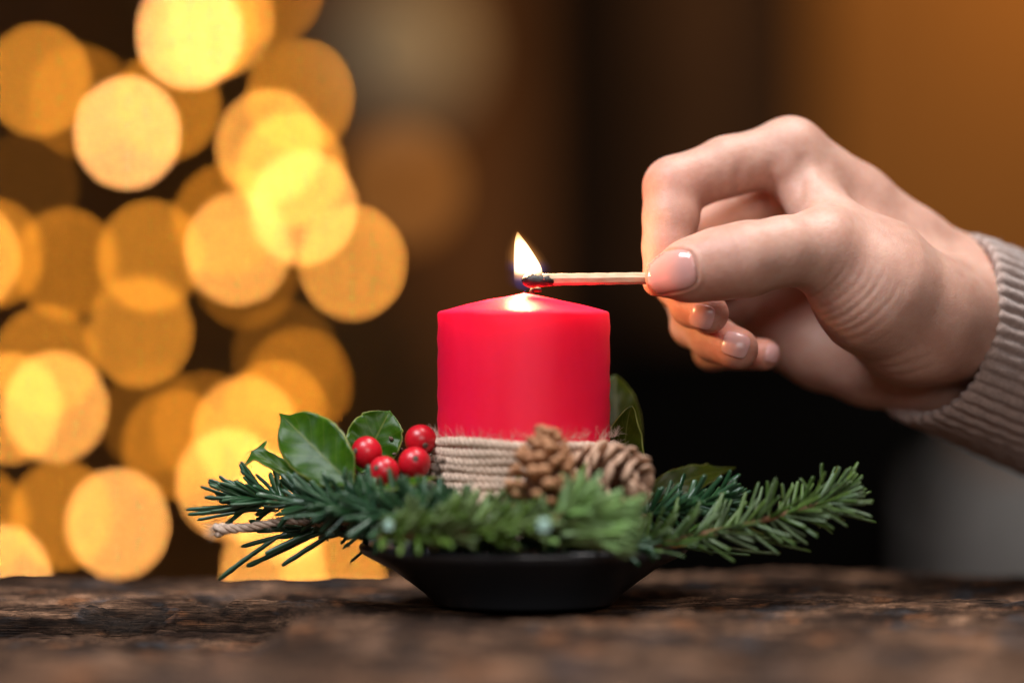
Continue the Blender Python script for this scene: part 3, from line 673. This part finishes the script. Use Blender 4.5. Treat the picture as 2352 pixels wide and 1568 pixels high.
for (px, py, y, r, nx, ny, sq) in ((842, 1039, -0.014, 35.5, -.75, -.15, 1.06), (882, 1083, -0.022, 35, -.55, -.35, 1.02), (966, 1010, -0.010, 36.5, .35, .35, .97), (952, 1063, -0.018, 37, .1, -.35, 1.0)):
    c = P(px, py, y); r = r / PPM; bm = bmesh.new(); bmesh.ops.create_uvsphere(bm, u_segments=32, v_segments=20, radius=r)
    for v in bm.verts:
        v.co.z *= sq; v.co *= 1 + 0.02 * vnoise(v.co.x * 300 + px, v.co.z * 300 + v.co.y * 200, 8)
    me = bpy.data.meshes.new('berry'); bm.to_mesh(me); bm.free()
    for p in me.polygons: p.use_smooth = True
    for v in me.vertices: v.co = v.co + c
    b = part('berry', me, M_BERRY, holly)
    d = Vector((nx, -1.0 if px != 842 else -0.8, -ny)).normalized(); q = d.to_track_quat('Z', 'Y')
    V, F = lathe([(0, -.0004), (0.0009, -.0003), (0.0010, 0.0001), (0.0006, 0.0003), (0.0003, 0.0001), (0, 0.0002)], 10)
    V = [c + d * r * 1.0 + q @ Vector(v) for v in V]; part('calyx', mesh_np('calyx', V, F), M_CAL, b)
    V, F = tube([c - d * r * 0.9, c - d * r * 1.4 + Vector((0.001, 0, -0.002)), P(930, 1120, -0.02)], 0.0006, 6); part('berry_stem', mesh_np('berry_stem', V, F), M_STEM, holly)
V, F = tube([Vector(p) for p in spline([tuple(P(760, 1150, -0.018)), tuple(P(840, 1125, -0.024)), tuple(P(920, 1125, -0.026)), tuple(P(1000, 1130, -0.028))], 20)], 0.0011, 8); part('stem', mesh_np('stem', V, F), M_STEM, holly)
# withered bud scales between the berries
for (bx, by, y0, nn_, sc) in ((908, 1030, 0.002, 10, .7), (985, 1240 - 0, -0.03, 0, 1), (1006, 1075, -0.03, 12, .9), (975, 1190 - 70, -0.03, 12, .8)):
    ps = []
    for i in range(nn_):
        c = P(bx + random.uniform(-12, 12) * sc, by + random.uniform(-26, 22) * sc, y0 + random.uniform(-.002, .002))
        d = Vector((random.uniform(-1, 1), random.uniform(-1, .2), random.uniform(-.2, 1))).normalized()
        ps.append(tube([c, c + d * 0.0012, c + d * 0.0024], [0.0005, 0.0009, 0.0001], 6))
    if ps:
        V, F = merge(ps); part('bud_or_glint', mesh_np('bud_or_glint', V, F), M_CAL, holly)

hr = thing('holly_sprig', 'olive holly sprig with a curled leaf behind the right edge of the candle', 'holly', P(1440, 1150, 0.02))
OV = [(0, .1), (.15, .6), (.4, 1.0), (.65, .98), (.82, .75), (.93, .42), (.98, .2), (1, .02)]
leaf(hr, P(1425, 1110, 0.030), P(1412, 862, 0.040), 62 / PPM, (0.1, -1, 0.1), M_OLIVE, -0.15, -0.03, (), OV)
leaf(hr, P(1452, 1125, 0.006), P(1450, 932, 0.000), 52 / PPM, (-0.25, -1, 0.1), M_OLIVE, 0.55, 0.02, (), [(0, .1), (.2, .6), (.45, 1.0), (.7, .8), (.86, .45), (.95, .25), (1, .06)], sidebend=-0.07)
leaf(hr, P(1462, 1150, 0.020), P(1690, 1074, 0.026), 36 / PPM, (0.1, -1.0, 0.6), M_OLIVE, 0.15, 0.08, ((.74, .25),), [(0, .1), (.15, .7), (.4, 1.0), (.6, .9), (.74, .55), (.85, .25), (.93, .14), (1, .03)])
V, F = tube([P(1400, 1190, 0.0), P(1450, 1150, 0.015), P(1470, 1120, 0.02)], 0.0012, 8); part('stem', mesh_np('stem', V, F), M_STEM, hr)

# ------------------------------------------------------------------ cones
def scale_mesh(w, L, th, tipr):
    V, F = [], []
    sec = [(0, .25, .4), (.35, .6, .6), (.7, 1.0, .9), (.88, .95, 1.25), (1.0, .6, 1.0), (1.05, .2, .4)]
    for (x, ww, tt) in sec:
        for k in range(8):
            an = 2 * math.pi * k / 8; V.append((x * L, math.cos(an) * w * ww, math.sin(an) * th * tt + 0.10 * L * x * x))
    for i in range(len(sec) - 1):
        for k in range(8): F.append((i * 8 + k, i * 8 + (k + 1) % 8, i * 8 + 8 + (k + 1) % 8, i * 8 + 8 + k)[::-1])
    F.append(tuple(range(8))); F.append(tuple(range(40, 48))[::-1])
    return mesh_np('scale', V, F)
def cone(label, base, tip, rmax, n, w, L, th, mats, prof, lift):
    base, tip = Vector(base), Vector(tip); root = thing('pine_cone', label, 'pine cone', base)
    ax = (tip - base); H = ax.length; ax.normalize(); q = ax.to_track_quat('Z', 'Y')
    pts = [base + ax * H * f for f in np.linspace(0, 1, 10)]; rs = [max(0.0006, rmax * 0.5 * float(np.interp(f, *zip(*prof)))) for f in np.linspace(0, 1, 10)]
    V, F = tube(pts, rs, 12); part('core', mesh_np('core', V, F), mats[1], root)
    me = scale_mesh(w, L, th, 0.3); me.materials.append(mats[0])
    for i in range(n):
        f = (i + 0.5) / n; an = i * 2.39996; r = rmax * float(np.interp(f, *zip(*prof)))
        out = q @ Vector((math.cos(an), math.sin(an), 0)); el = lift[0] + (lift[1] - lift[0]) * f + random.gauss(0, 0.26)
        d = (out * math.cos(el) + ax * math.sin(el)).normalized(); s = ax.cross(out).normalized(); u = d.cross(s) * -1
        R = Matrix((d, s, d.cross(s))).transposed().to_4x4()
        sz = (0.55 + 0.45 * float(np.interp(f, *zip(*prof)))) * random.uniform(.78, 1.2)
        c = base + ax * (H * f) + out * (r - L * sz * math.cos(el) * 0.95)
        o = bpy.data.objects.new('scale', me); COL.objects.link(o); o.parent = root
        o.matrix_basis = Matrix.Translation(c - root.location) @ R @ Matrix.Diagonal((sz, sz, sz, 1))
    return root
def m_cone(name, lo, hi):
    a = NT(name); oi = a.n('ShaderNodeObjectInfo'); n = a.noise(a.coord((1, 1, 1)), 420, 4)
    c = a.ramp(n, [(0.3, lo), (0.72, hi)]); tcx = a.n('ShaderNodeTexCoord'); sxx = a.n('ShaderNodeSeparateXYZ'); a.l(tcx.outputs['Object'], sxx.inputs[0]); mr = a.n('ShaderNodeMapRange'); a.l(sxx.outputs['X'], mr.inputs[0]); mr.inputs[1].default_value = 0.003; mr.inputs[2].default_value = 0.0062; c = a.mix(mr.outputs[0], lo, c); a.base(a.mix(0.5, c, a.mix(oi.outputs['Random'], c, hi))); a.set(Roughness=0.7); a.bump(n, 0.4, 0.0005); return a.m
MC1 = m_cone('cone_brown', (0.20, 0.065, 0.018), (0.58, 0.29, 0.14)); MC1c = m_plain('cone_core', (0.05, 0.02, 0.01), 0.9)
MC2 = m_cone('cone_tan', (0.24, 0.13, 0.085), (0.56, 0.35, 0.23))
cone('small reddish brown pine cone with knobbly scales tied before the twine', P(1238, 1160, -0.054), P(1256, 1000, -0.047), 80 / PPM, 78, 0.0024, 0.0058, 0.0011, (MC1, MC1c), ((0, .75), (.15, 1.0), (.4, .92), (.7, .68), (.9, .38), (1, .15)), (-0.1, 1.0))
cone('tan pine cone with wide woody scales lying on its side right of the twine', P(1322, 1085, -0.030), P(1460, 1104, -0.040), 78 / PPM, 56, 0.0043, 0.0090, 0.0009, (MC2, MC1c), ((0, .75), (.25, 1.0), (.6, .95), (.85, .7), (1, .4)), (0.15, 1.0))

# ------------------------------------------------------------------ the person's hand: one continuous skin surface
CH = {
 'thumb': [(1530, 634, -.0065, 50), (1585, 621, -.009, 71), (1650, 606, -.0105, 80), (1715, 595, -.0115, 84), (1800, 577, -.008, 78), (1890, 575, .000, 93)],
 'index': [(1815, 352, .034, 76), (1670, 383, .028, 67), (1548, 430, .021, 68), (1541, 500, .0165, 62), (1532, 565, .0135, 54), (1512, 645, .0085, 38)],
 'middle': [(1830, 430, .055, 70), (1570, 560, .048, 58), (1556, 652, .031, 50), (1592, 699, .017, 50), (1628, 720, .008, 47)],
 'ring': [(1830, 520, .072, 68), (1580, 670, .062, 55), (1590, 748, .040, 47), (1640, 778, .026, 50), (1694, 801, .014, 49)],
 'little': [(1800, 640, .082, 60), (1622, 762, .072, 45), (1636, 806, .052, 41), (1756, 814, .030, 37)]}
PALM = [[(1890, 575, .000, 93), (2010, 668, .010, 145), (2100, 728, .024, 155), (2215, 735, .045, 150)],
        [(1815, 352, .034, 78), (1960, 470, .044, 92), (2085, 572, .048, 98), (2190, 652, .054, 112), (2500, 765, .085, 112)],
        [(1840, 425, .030, 62), (1925, 545, .014, 82), (2020, 600, .018, 100)],
        [(1830, 430, .055, 78), (2150, 690, .062, 115)], [(1830, 520, .072, 78), (2150, 740, .066, 115)],
        [(1800, 640, .082, 72), (1900, 760, .072, 100), (2080, 810, .064, 118)],
        [(1790, 765, .072, 78), (1890, 800, .064, 92), (2000, 822, .056, 108), (2110, 838, .056, 112), (2420, 955, .090, 112)],
        [(1960, 560, .04, 90), (2080, 700, .045, 140)]]
h = 0.00095
lo = np.array([0.038, -0.030, 0.050]); hi = np.array([0.198, 0.112, 0.175])
ax_ = [np.arange(lo[i], hi[i], h, dtype=np.float32) for i in range(3)]
GX, GY, GZ = np.meshgrid(*ax_, indexing='ij')
def seg_d(a, b):
    (A_, ra), (B_, rb) = [(P(*q[:3]), q[3] / PPM * (D + q[2]) / D) for q in (a, b)]
    ab = np.array(B_ - A_, dtype=np.float32); L2 = float(ab @ ab)
    px, py, pz = GX - np.float32(A_.x), GY - np.float32(A_.y), GZ - np.float32(A_.z)
    t_ = np.clip((px * ab[0] + py * ab[1] + pz * ab[2]) / np.float32(L2), 0, 1)
    dd = np.sqrt((px - t_ * ab[0]) ** 2 + (py - t_ * ab[1]) ** 2 + (pz - t_ * ab[2]) ** 2)
    return dd - (np.float32(ra) + np.float32(rb - ra) * t_)
def smin(a, b, k):
    hh = np.clip(0.5 + 0.5 * (b - a) / k, 0, 1); return b + (a - b) * hh - k * hh * (1 - hh)
def chain(c, k):
    d = None
    for a, b in zip(c, c[1:]):
        s_ = seg_d(a, b); d = s_ if d is None else smin(d, s_, np.float32(k))
    return d
dp = None
for c in PALM:
    s_ = chain(c, 0.004); dp = s_ if dp is None else smin(dp, s_, np.float32(0.0042 if c[0][1] in (640, 765) else 0.0085))
tot = dp
for nm, c in CH.items():
    s_ = chain(c, 0.0035); m0 = P(*(c[-1] if nm == 'thumb' else c[0])[:3])
    k = np.float32(0.0008) + np.float32(0.0085) * np.exp(-((GX - m0.x) ** 2 + (GY - m0.y) ** 2 + (GZ - m0.z) ** 2) / np.float32(0.018 ** 2))
    tot = smin(tot, s_, k)
def surface_nets(f):
    s = f < 0; nx, ny, nz = f.shape; acc = np.zeros((nx - 1, ny - 1, nz - 1, 3), np.float32); cnt = np.zeros((nx - 1, ny - 1, nz - 1), np.float32)
    cs = s[:-1, :-1, :-1].astype(np.int8) * 0
    for dx in (0, 1):
        for dy in (0, 1):
            for dz in (0, 1): cs += s[dx:nx - 1 + dx, dy:ny - 1 + dy, dz:nz - 1 + dz]
    act = np.argwhere((cs > 0) & (cs < 8)); idx = -np.ones((nx - 1, ny - 1, nz - 1), np.int64); idx[act[:, 0], act[:, 1], act[:, 2]] = np.arange(len(act))
    sumv = np.zeros((len(act), 3)); num = np.zeros(len(act))
    for axis in range(3):
        for u in (0, 1):
            for v in (0, 1):
                o0 = [0, 0, 0]; oth = [q for q in range(3) if q != axis]; o0[oth[0]] = u; o0[oth[1]] = v; o1 = list(o0); o1[axis] = 1
                a = f[act[:, 0] + o0[0], act[:, 1] + o0[1], act[:, 2] + o0[2]]; b = f[act[:, 0] + o1[0], act[:, 1] + o1[1], act[:, 2] + o1[2]]
                c = (a < 0) != (b < 0); t_ = np.where(c, a / np.where(c, a - b, 1), 0); p = np.repeat(np.array(o0, float)[None], len(act), 0); p[:, axis] = t_
                sumv[c] += p[c]; num[c] += 1
    V = act + sumv / num[:, None]
    Fs = []
    for axis in range(3):
        u, v = (axis + 1) % 3, (axis + 2) % 3
        sl0 = [slice(1, -1)] * 3; sl0[axis] = slice(0, -1); sl1 = [slice(1, -1)] * 3; sl1[axis] = slice(1, None)
        a, b = s[tuple(sl0)], s[tuple(sl1)]; e = np.argwhere(a != b)
        if not len(e): continue
        off = np.array([1, 1, 1]); off[axis] = 0; e0 = e + off
        q = []
        for du, dv in ((-1, -1), (0, -1), (0, 0), (-1, 0)):
            c = e0.copy(); c[:, u] += du; c[:, v] += dv; q.append(idx[c[:, 0], c[:, 1], c[:, 2]])
        q = np.stack(q, 1); flip = ~a[e[:, 0], e[:, 1], e[:, 2]]; q[flip] = q[flip][:, ::-1]; Fs.append(q)
    return V, np.concatenate(Fs)
HV, HF = surface_nets(tot)
HV = HV * h + lo
ed = np.concatenate([HF[:, [0, 1]], HF[:, [1, 2]], HF[:, [2, 3]], HF[:, [3, 0]]]); ed = np.concatenate([ed, ed[:, ::-1]])
def relax(V, it, w=0.5):
    for _ in range(it):
        s_ = np.stack([np.bincount(ed[:, 0], V[ed[:, 1], k], len(V)) for k in range(3)], 1); n_ = np.bincount(ed[:, 0], minlength=len(V))[:, None]
        V = V * (1 - w) + w * s_ / np.maximum(n_, 1)
    return V
HV = relax(HV, 4)
def normals(V):
    n = np.cross(V[HF[:, 2]] - V[HF[:, 0]], V[HF[:, 3]] - V[HF[:, 1]]); N = np.zeros_like(V)
    for k in range(4):
        for c in range(3): N[:, c] += np.bincount(HF[:, k], n[:, c], len(V))
    return N / np.maximum(np.linalg.norm(N, axis=1), 1e-12)[:, None]
# subdivide once (each quad in four) so creases hold
def subdiv(V, Fq):
    E = np.sort(np.concatenate([Fq[:, [i, (i + 1) % 4]] for i in range(4)]), 1); uE, inv = np.unique(E, axis=0, return_inverse=True); inv = inv.ravel()
    n, m = len(V), len(Fq); em = V[uE].mean(1); fm = V[Fq].mean(1); e = inv.reshape(4, m).T + n; f = np.arange(m) + n + len(uE)
    return np.concatenate([V, em, fm]), np.concatenate([np.stack([Fq[:, i], e[:, i], f, e[:, (i + 3) % 4]], 1) for i in range(4)])
HV, HF = subdiv(HV, HF)
ed = np.concatenate([HF[:, [0, 1]], HF[:, [1, 2]], HF[:, [2, 3]], HF[:, [3, 0]]]); ed = np.concatenate([ed, ed[:, ::-1]])
HV = relax(HV, 3); N = normals(HV)
if ((HV - HV.mean(0)) * N).sum() < 0: HF = HF[:, ::-1]; N = -N
# skin creases: polylines over the thumb side of the hand
def proj(V):
    d = (D + V[:, 1]) / D; return V[:, 0] / d * PPM + 1176, 784 - (V[:, 2] - EYE) / d * PPM
def pdist(px, py, line):
    pts = spline(line, 16); best = np.full(len(px), 1e9); tb = np.zeros(len(px))
    for i_, (a, b) in enumerate(zip(pts, pts[1:])):
        ab = b - a; t_ = np.clip(((px - a[0]) * ab[0] + (py - a[1]) * ab[1]) / max(ab @ ab, 1e-9), 0, 1)
        dd_ = np.hypot(px - a[0] - t_ * ab[0], py - a[1] - t_ * ab[1]); up_ = dd_ < best; best = np.where(up_, dd_, best); tb = np.where(up_, (i_ + t_) / 15, tb)
    return best, np.sin(np.clip(tb, 0, 1) * np.pi) ** 0.7
pxv, pyv = proj(HV); face = np.clip(-N[:, 1] * 2.0, 0, 1)
CREASE = [  # line, half width px, depth px
 ([(1830, 692), (1880, 674), (1930, 630), (1956, 585)], 4.5, 1.5), ([(1854, 716), (1910, 697), (1967, 650), (1998, 592)], 5, 2.0),
 ([(1880, 742), (1940, 724), (2004, 670), (2040, 605)], 5, 2.0), ([(1905, 770), (1978, 748), (2045, 690), (2070, 640)], 5, 1.6), ([(1920, 786), (1990, 768), (2050, 722)], 4, 1.0),
 ([(1940, 806), (2005, 790), (2070, 742)], 5, 1.2), ([(1965, 830), (2040, 824), (2130, 785)], 5, 1.4), ([(1985, 846), (2060, 842), (2160, 806)], 5, 1.4), ([(2010, 862), (2080, 860), (2165, 832)], 5, 1.2),
 ([(1808, 664), (1850, 640), (1878, 604)], 4, 0.9), ([(1843, 678), (1893, 650), (1918, 602)], 4, 0.9), ([(1868, 729), (1926, 711), (1985, 664), (2012, 612)], 4, 1.0), ([(1892, 757), (1958, 738), (2020, 684)], 4, 0.9),
 ([(1845, 345), (1838, 420), (1826, 500)], 15, 6.0), ([(1772, 350), (1768, 420), (1775, 495)], 13, 4.5), ([(1700, 360), (1692, 420), (1690, 470)], 10, 2.5),
 ([(1990, 905), (2060, 897), (2150, 882)], 10, 1.4)]
THUMBW = [([(1682, 532), (1700, 556), (1708, 590), (1704, 625)], 3.2, 1.3), ([(1668, 538), (1684, 560), (1690, 600), (1684, 640)], 3, .8), ([(1652, 548), (1664, 570), (1668, 600)], 3, .6),
 ([(1640, 556), (1650, 580), (1650, 610)], 3, .5), ([(1718, 528), (1728, 556), (1730, 590)], 3, .7), ([(1694, 600), (1704, 640), (1700, 665)], 3, .7)]
disp = np.zeros(len(HV))
for line, w, dep in CREASE + THUMBW:
    dd, fd = pdist(pxv, pyv, line); dep = dep * fd * (0.62 if w < 6 and dep < 2.2 else 1) * (0.75 + 0.5 * vnoise(pxv / 23, pyv / 23, 17)); disp -= face * (dep * np.exp(-(dd / w) ** 2) - 0.45 * dep * np.exp(-((dd - 2.1 * w) / w) ** 2)) / PPM
# nail fields: (centre, half length, half width, angle of the long axis)
NAILS = [('thumb', 1537, 624, 62, 46, -10, -0.012), ('middle', 1614, 727, 26, 27, 15, .0), ('ring', 1690, 792, 30, 27, 18, .0), ('little', 1772, 812, 14, 20, 10, .02)]
def nail_q(px, py, nl):
    an = math.radians(nl[5]); u = ((px - nl[1]) * math.cos(an) + (py - nl[2]) * math.sin(an)) / nl[3]; v = (-(px - nl[1]) * math.sin(an) + (py - nl[2]) * math.cos(an)) / nl[4]
    return u, v
u, v = nail_q(pxv, pyv, NAILS[0]); q = (np.abs(u) ** 3.2 + np.abs(v) ** 3.2) ** (1 / 3.2)
near = (HV[:, 1] < 0.0) & (u > -0.9)
disp += np.where(near, face * (2.6 * np.exp(-((q - 1.16) / 0.10) ** 2) - 2.0 * np.exp(-((q - 1.0) / 0.06) ** 2)) / PPM, 0)
HV = HV + N * disp[:, None]; HV = relax(HV, 1, 0.3)
flush = np.zeros(len(HV))
for c in ([CH[k][-1] for k in ('index', 'middle', 'ring', 'little')] + [CH['thumb'][0], CH['thumb'][2], CH['index'][2]]):
    p = np.array(P(*c[:3])); flush += np.exp(-((HV - p) ** 2).sum(1) / 0.011 ** 2)
flush = np.clip(flush * 0.6, 0, 1)
def m_skin():
    a = NT('skin'); n = a.noise(a.coord(), 90, 5, 0.6); n2 = a.noise(a.coord(), 1500, 3); n3 = a.noise(a.coord((1, 1, 1)), 500, 4)
    c = a.ramp(n, [(0.3, (0.50, 0.265, 0.195)), (0.7, (0.61, 0.36, 0.275))])
    at = a.n('ShaderNodeAttribute', attribute_name='flush'); c = a.mix(at.outputs['Fac'], c, (0.60, 0.20, 0.14)); n7 = a.noise(a.coord(), 320, 4, 0.65); c = a.mix(1.0, c, a.ramp(n7, [(0.35, (0.98, 0.955, 0.95)), (0.65, (1.02, 1.02, 1.02))]), 'MULTIPLY'); a.base(c)
    a.set(Roughness=0.46, Subsurface_Weight=0.55, Subsurface_Scale=0.0045); a.b.inputs['Subsurface Radius'].default_value = (1.0, 0.30, 0.16)
    a.b.inputs['Specular IOR Level'].default_value = 0.4
    a.bump(a.mix(0.5, n2, n3), 0.5, 0.0006); return a.m
M_SKIN = m_skin()
person = thing('person', "person's hand in a taupe ribbed knit sleeve holding a match between thumb and finger", 'person', P(2148, 752, 0.05))
me = mesh_np('hand', HV, HF); at = me.attributes.new('flush', 'FLOAT', 'POINT'); at.data.foreach_set('value', flush.astype(np.float32))
part('hand', me, M_SKIN, person)
bvh = BVHTree.FromPolygons([Vector(v) for v in HV], [tuple(f) for f in HF.tolist()])
a = NT('nail_polish_nude'); a.base((0.68, 0.33, 0.29)); a.set(Roughness=0.12, Subsurface_Weight=0.2, Subsurface_Scale=0.002, Coat_Weight=0.6, Coat_Roughness=0.05); a.b.inputs['Subsurface Radius'].default_value = (1, .4, .3); M_NAIL = a.m
a = NT('nail_lifted'); a.base((0.70, 0.36, 0.33)); a.set(Roughness=0.27, Subsurface_Weight=0.3, Subsurface_Scale=0.002); M_NAILB = a.m  # pinker copy, colour lifted because these nails lie in shade
for nl in NAILS:
    nm, cx, cy, hl, hw_, an, ymin = nl; an = math.radians(an); NU, NV = 26, 18; V, ok = [], True
    for i in range(NU):
        for j in range(NV):
            a_ = -1 + 2 * i / (NU - 1); b_ = -1 + 2 * j / (NV - 1)
            # square grid to a rounded plate
            u = a_ * (1 - 0.14 * b_ ** 4); v = b_ * math.sqrt(max(0, 1 - 0.42 * abs(a_) ** 5))
            px = cx + u * hl * math.cos(an) - v * hw_ * math.sin(an); py = cy + u * hl * math.sin(an) + v * hw_ * math.cos(an)
            o_ = Vector((0, -D, EYE)); d = (P(px, py, 0) - o_).normalized(); hit = bvh.ray_cast(o_, d)
            if hit[0] is None: V.append(None)
            else: V.append(hit[0] + hit[1] * (0.00036 * (1 - 0.4 * abs(b_) ** 3)))
    yc_ = sorted(p.y for p in V if p is not None); yc_ = yc_[len(yc_) // 2]
    V = [p if p is not None and abs(p.y - yc_) < (0.0040 if nm == 'index' else 0.0075) else None for p in V]
    F = []; use = {}
    VV = []
    for k, p in enumerate(V):
        if p is not None: use[k] = len(VV); VV.append(p)
    for i in range(NU - 1):
        for j in range(NV - 1):
            qd = [i * NV + j, (i + 1) * NV + j, (i + 1) * NV + j + 1, i * NV + j + 1]
            if all(k in use for k in qd):
                pp = [V[k] for k in qd]
                if max((pp[0] - pp[2]).length, (pp[1] - pp[3]).length) < 0.004: F.append(tuple(use[k] for k in qd))
    if not F: continue
    o = part('fingernail', mesh_np('fingernail', VV, F), M_NAIL if nm == 'thumb' else M_NAILB, person); md = o.modifiers.new('thickness', 'SOLIDIFY'); md.thickness = 0.0004; md.offset = -1
    sm = o.modifiers.new('smooth', 'SMOOTH'); sm.iterations = 4; sm.factor = 0.5

# knit sleeve
def m_knit():
    a = NT('taupe_knit'); n = a.noise(a.coord(), 700, 5, 0.7); n2 = a.noise(a.coord(), 40, 3)
    c = a.ramp(n, [(0.3, (0.225, 0.148, 0.120)), (0.7, (0.46, 0.325, 0.275))]); a.base(a.mix(1.0, c, a.ramp(n2, [(0.3, (.85,) * 3), (0.7, (1.1,) * 3)]), 'MULTIPLY'))
    a.set(Roughness=0.95, Sheen_Weight=0.5); a.b.inputs['Sheen Roughness'].default_value = 0.5; a.bump(n, 0.7, 0.0008); return a.m
sa = Vector((0.80, 0.53, -0.29)).normalized(); c0 = P(2150, 752, 0.048)
s1 = Vector((0, 0, 1)); s1 = (s1 - sa * s1.dot(sa)).normalized(); s2 = sa.cross(s1)
NA, rows = 46 * 10, []
# profile: inside of the cuff, rolled edge, then the sleeve outward
for (t_, r, rib) in [(0.050, -0.0042, 0), (0.030, -0.0040, 0), (0.012, -0.0038, .2), (0.003, -0.0034, .3), (0.0, -0.0022, .4), (-0.0011, -0.0008, .5), (-0.0005, 0.0006, .6), (0.0015, 0.0012, .8)] + [(0.004 + 0.0022 * k, 0.0012 + 0.00006 * k, 1.0) for k in range(45)]:
    row = []
    for k in range(NA):
        th = 2 * math.pi * k / NA; w = 46 * th + 0.35 * math.sin(t_ * 90 + th * 3)
        rb = abs(math.sin(w / 2)) ** 0.7
        st = 0.00022 * math.sin(t_ * 2300 + (0 if math.sin(w / 2) > 0 else 1.6) + 2 * abs(math.cos(w / 2)))
        R = 0.0338 + r + rib * (0.0017 * (rb - 0.6) + st) + 0.0009 * math.sin(2 * th + 0.6) + 0.0006 * math.sin(3 * th + t_ * 60)
        row.append(c0 + sa * (t_ + 0.0012 * math.sin(3 * th + 1) + 0.0004 * math.sin(w)) + s1 * (R * math.cos(th) * 1.02) + s2 * (R * math.sin(th)))
    rows.append(row)
V = [p for r in rows for p in r]; F = []
for i in range(len(rows) - 1):
    for k in range(NA): F.append((i * NA + k, i * NA + (k + 1) % NA, (i + 1) * NA + (k + 1) % NA, (i + 1) * NA + k)[::-1])
M_KNIT = m_knit()
slv = part('sleeve', mesh_np('sleeve', V, F), M_KNIT, person)
ps = []
for i in range(1500):
    r_ = rows[random.randint(5, len(rows) - 1)]; k = random.randrange(NA); c = r_[k]
    o_ = (s1 * math.cos(2 * math.pi * k / NA) + s2 * math.sin(2 * math.pi * k / NA)); d = o_ + Vector((random.gauss(0, .6), random.gauss(0, .6), random.gauss(0, .6)))
    ps.append(fibre(c, d, random.uniform(0.001, 0.0028), 0.00005, 0.6))
V, F = merge(ps); part('wool_fuzz', mesh_np('wool_fuzz', V, F), M_KNIT, slv, 'stuff')
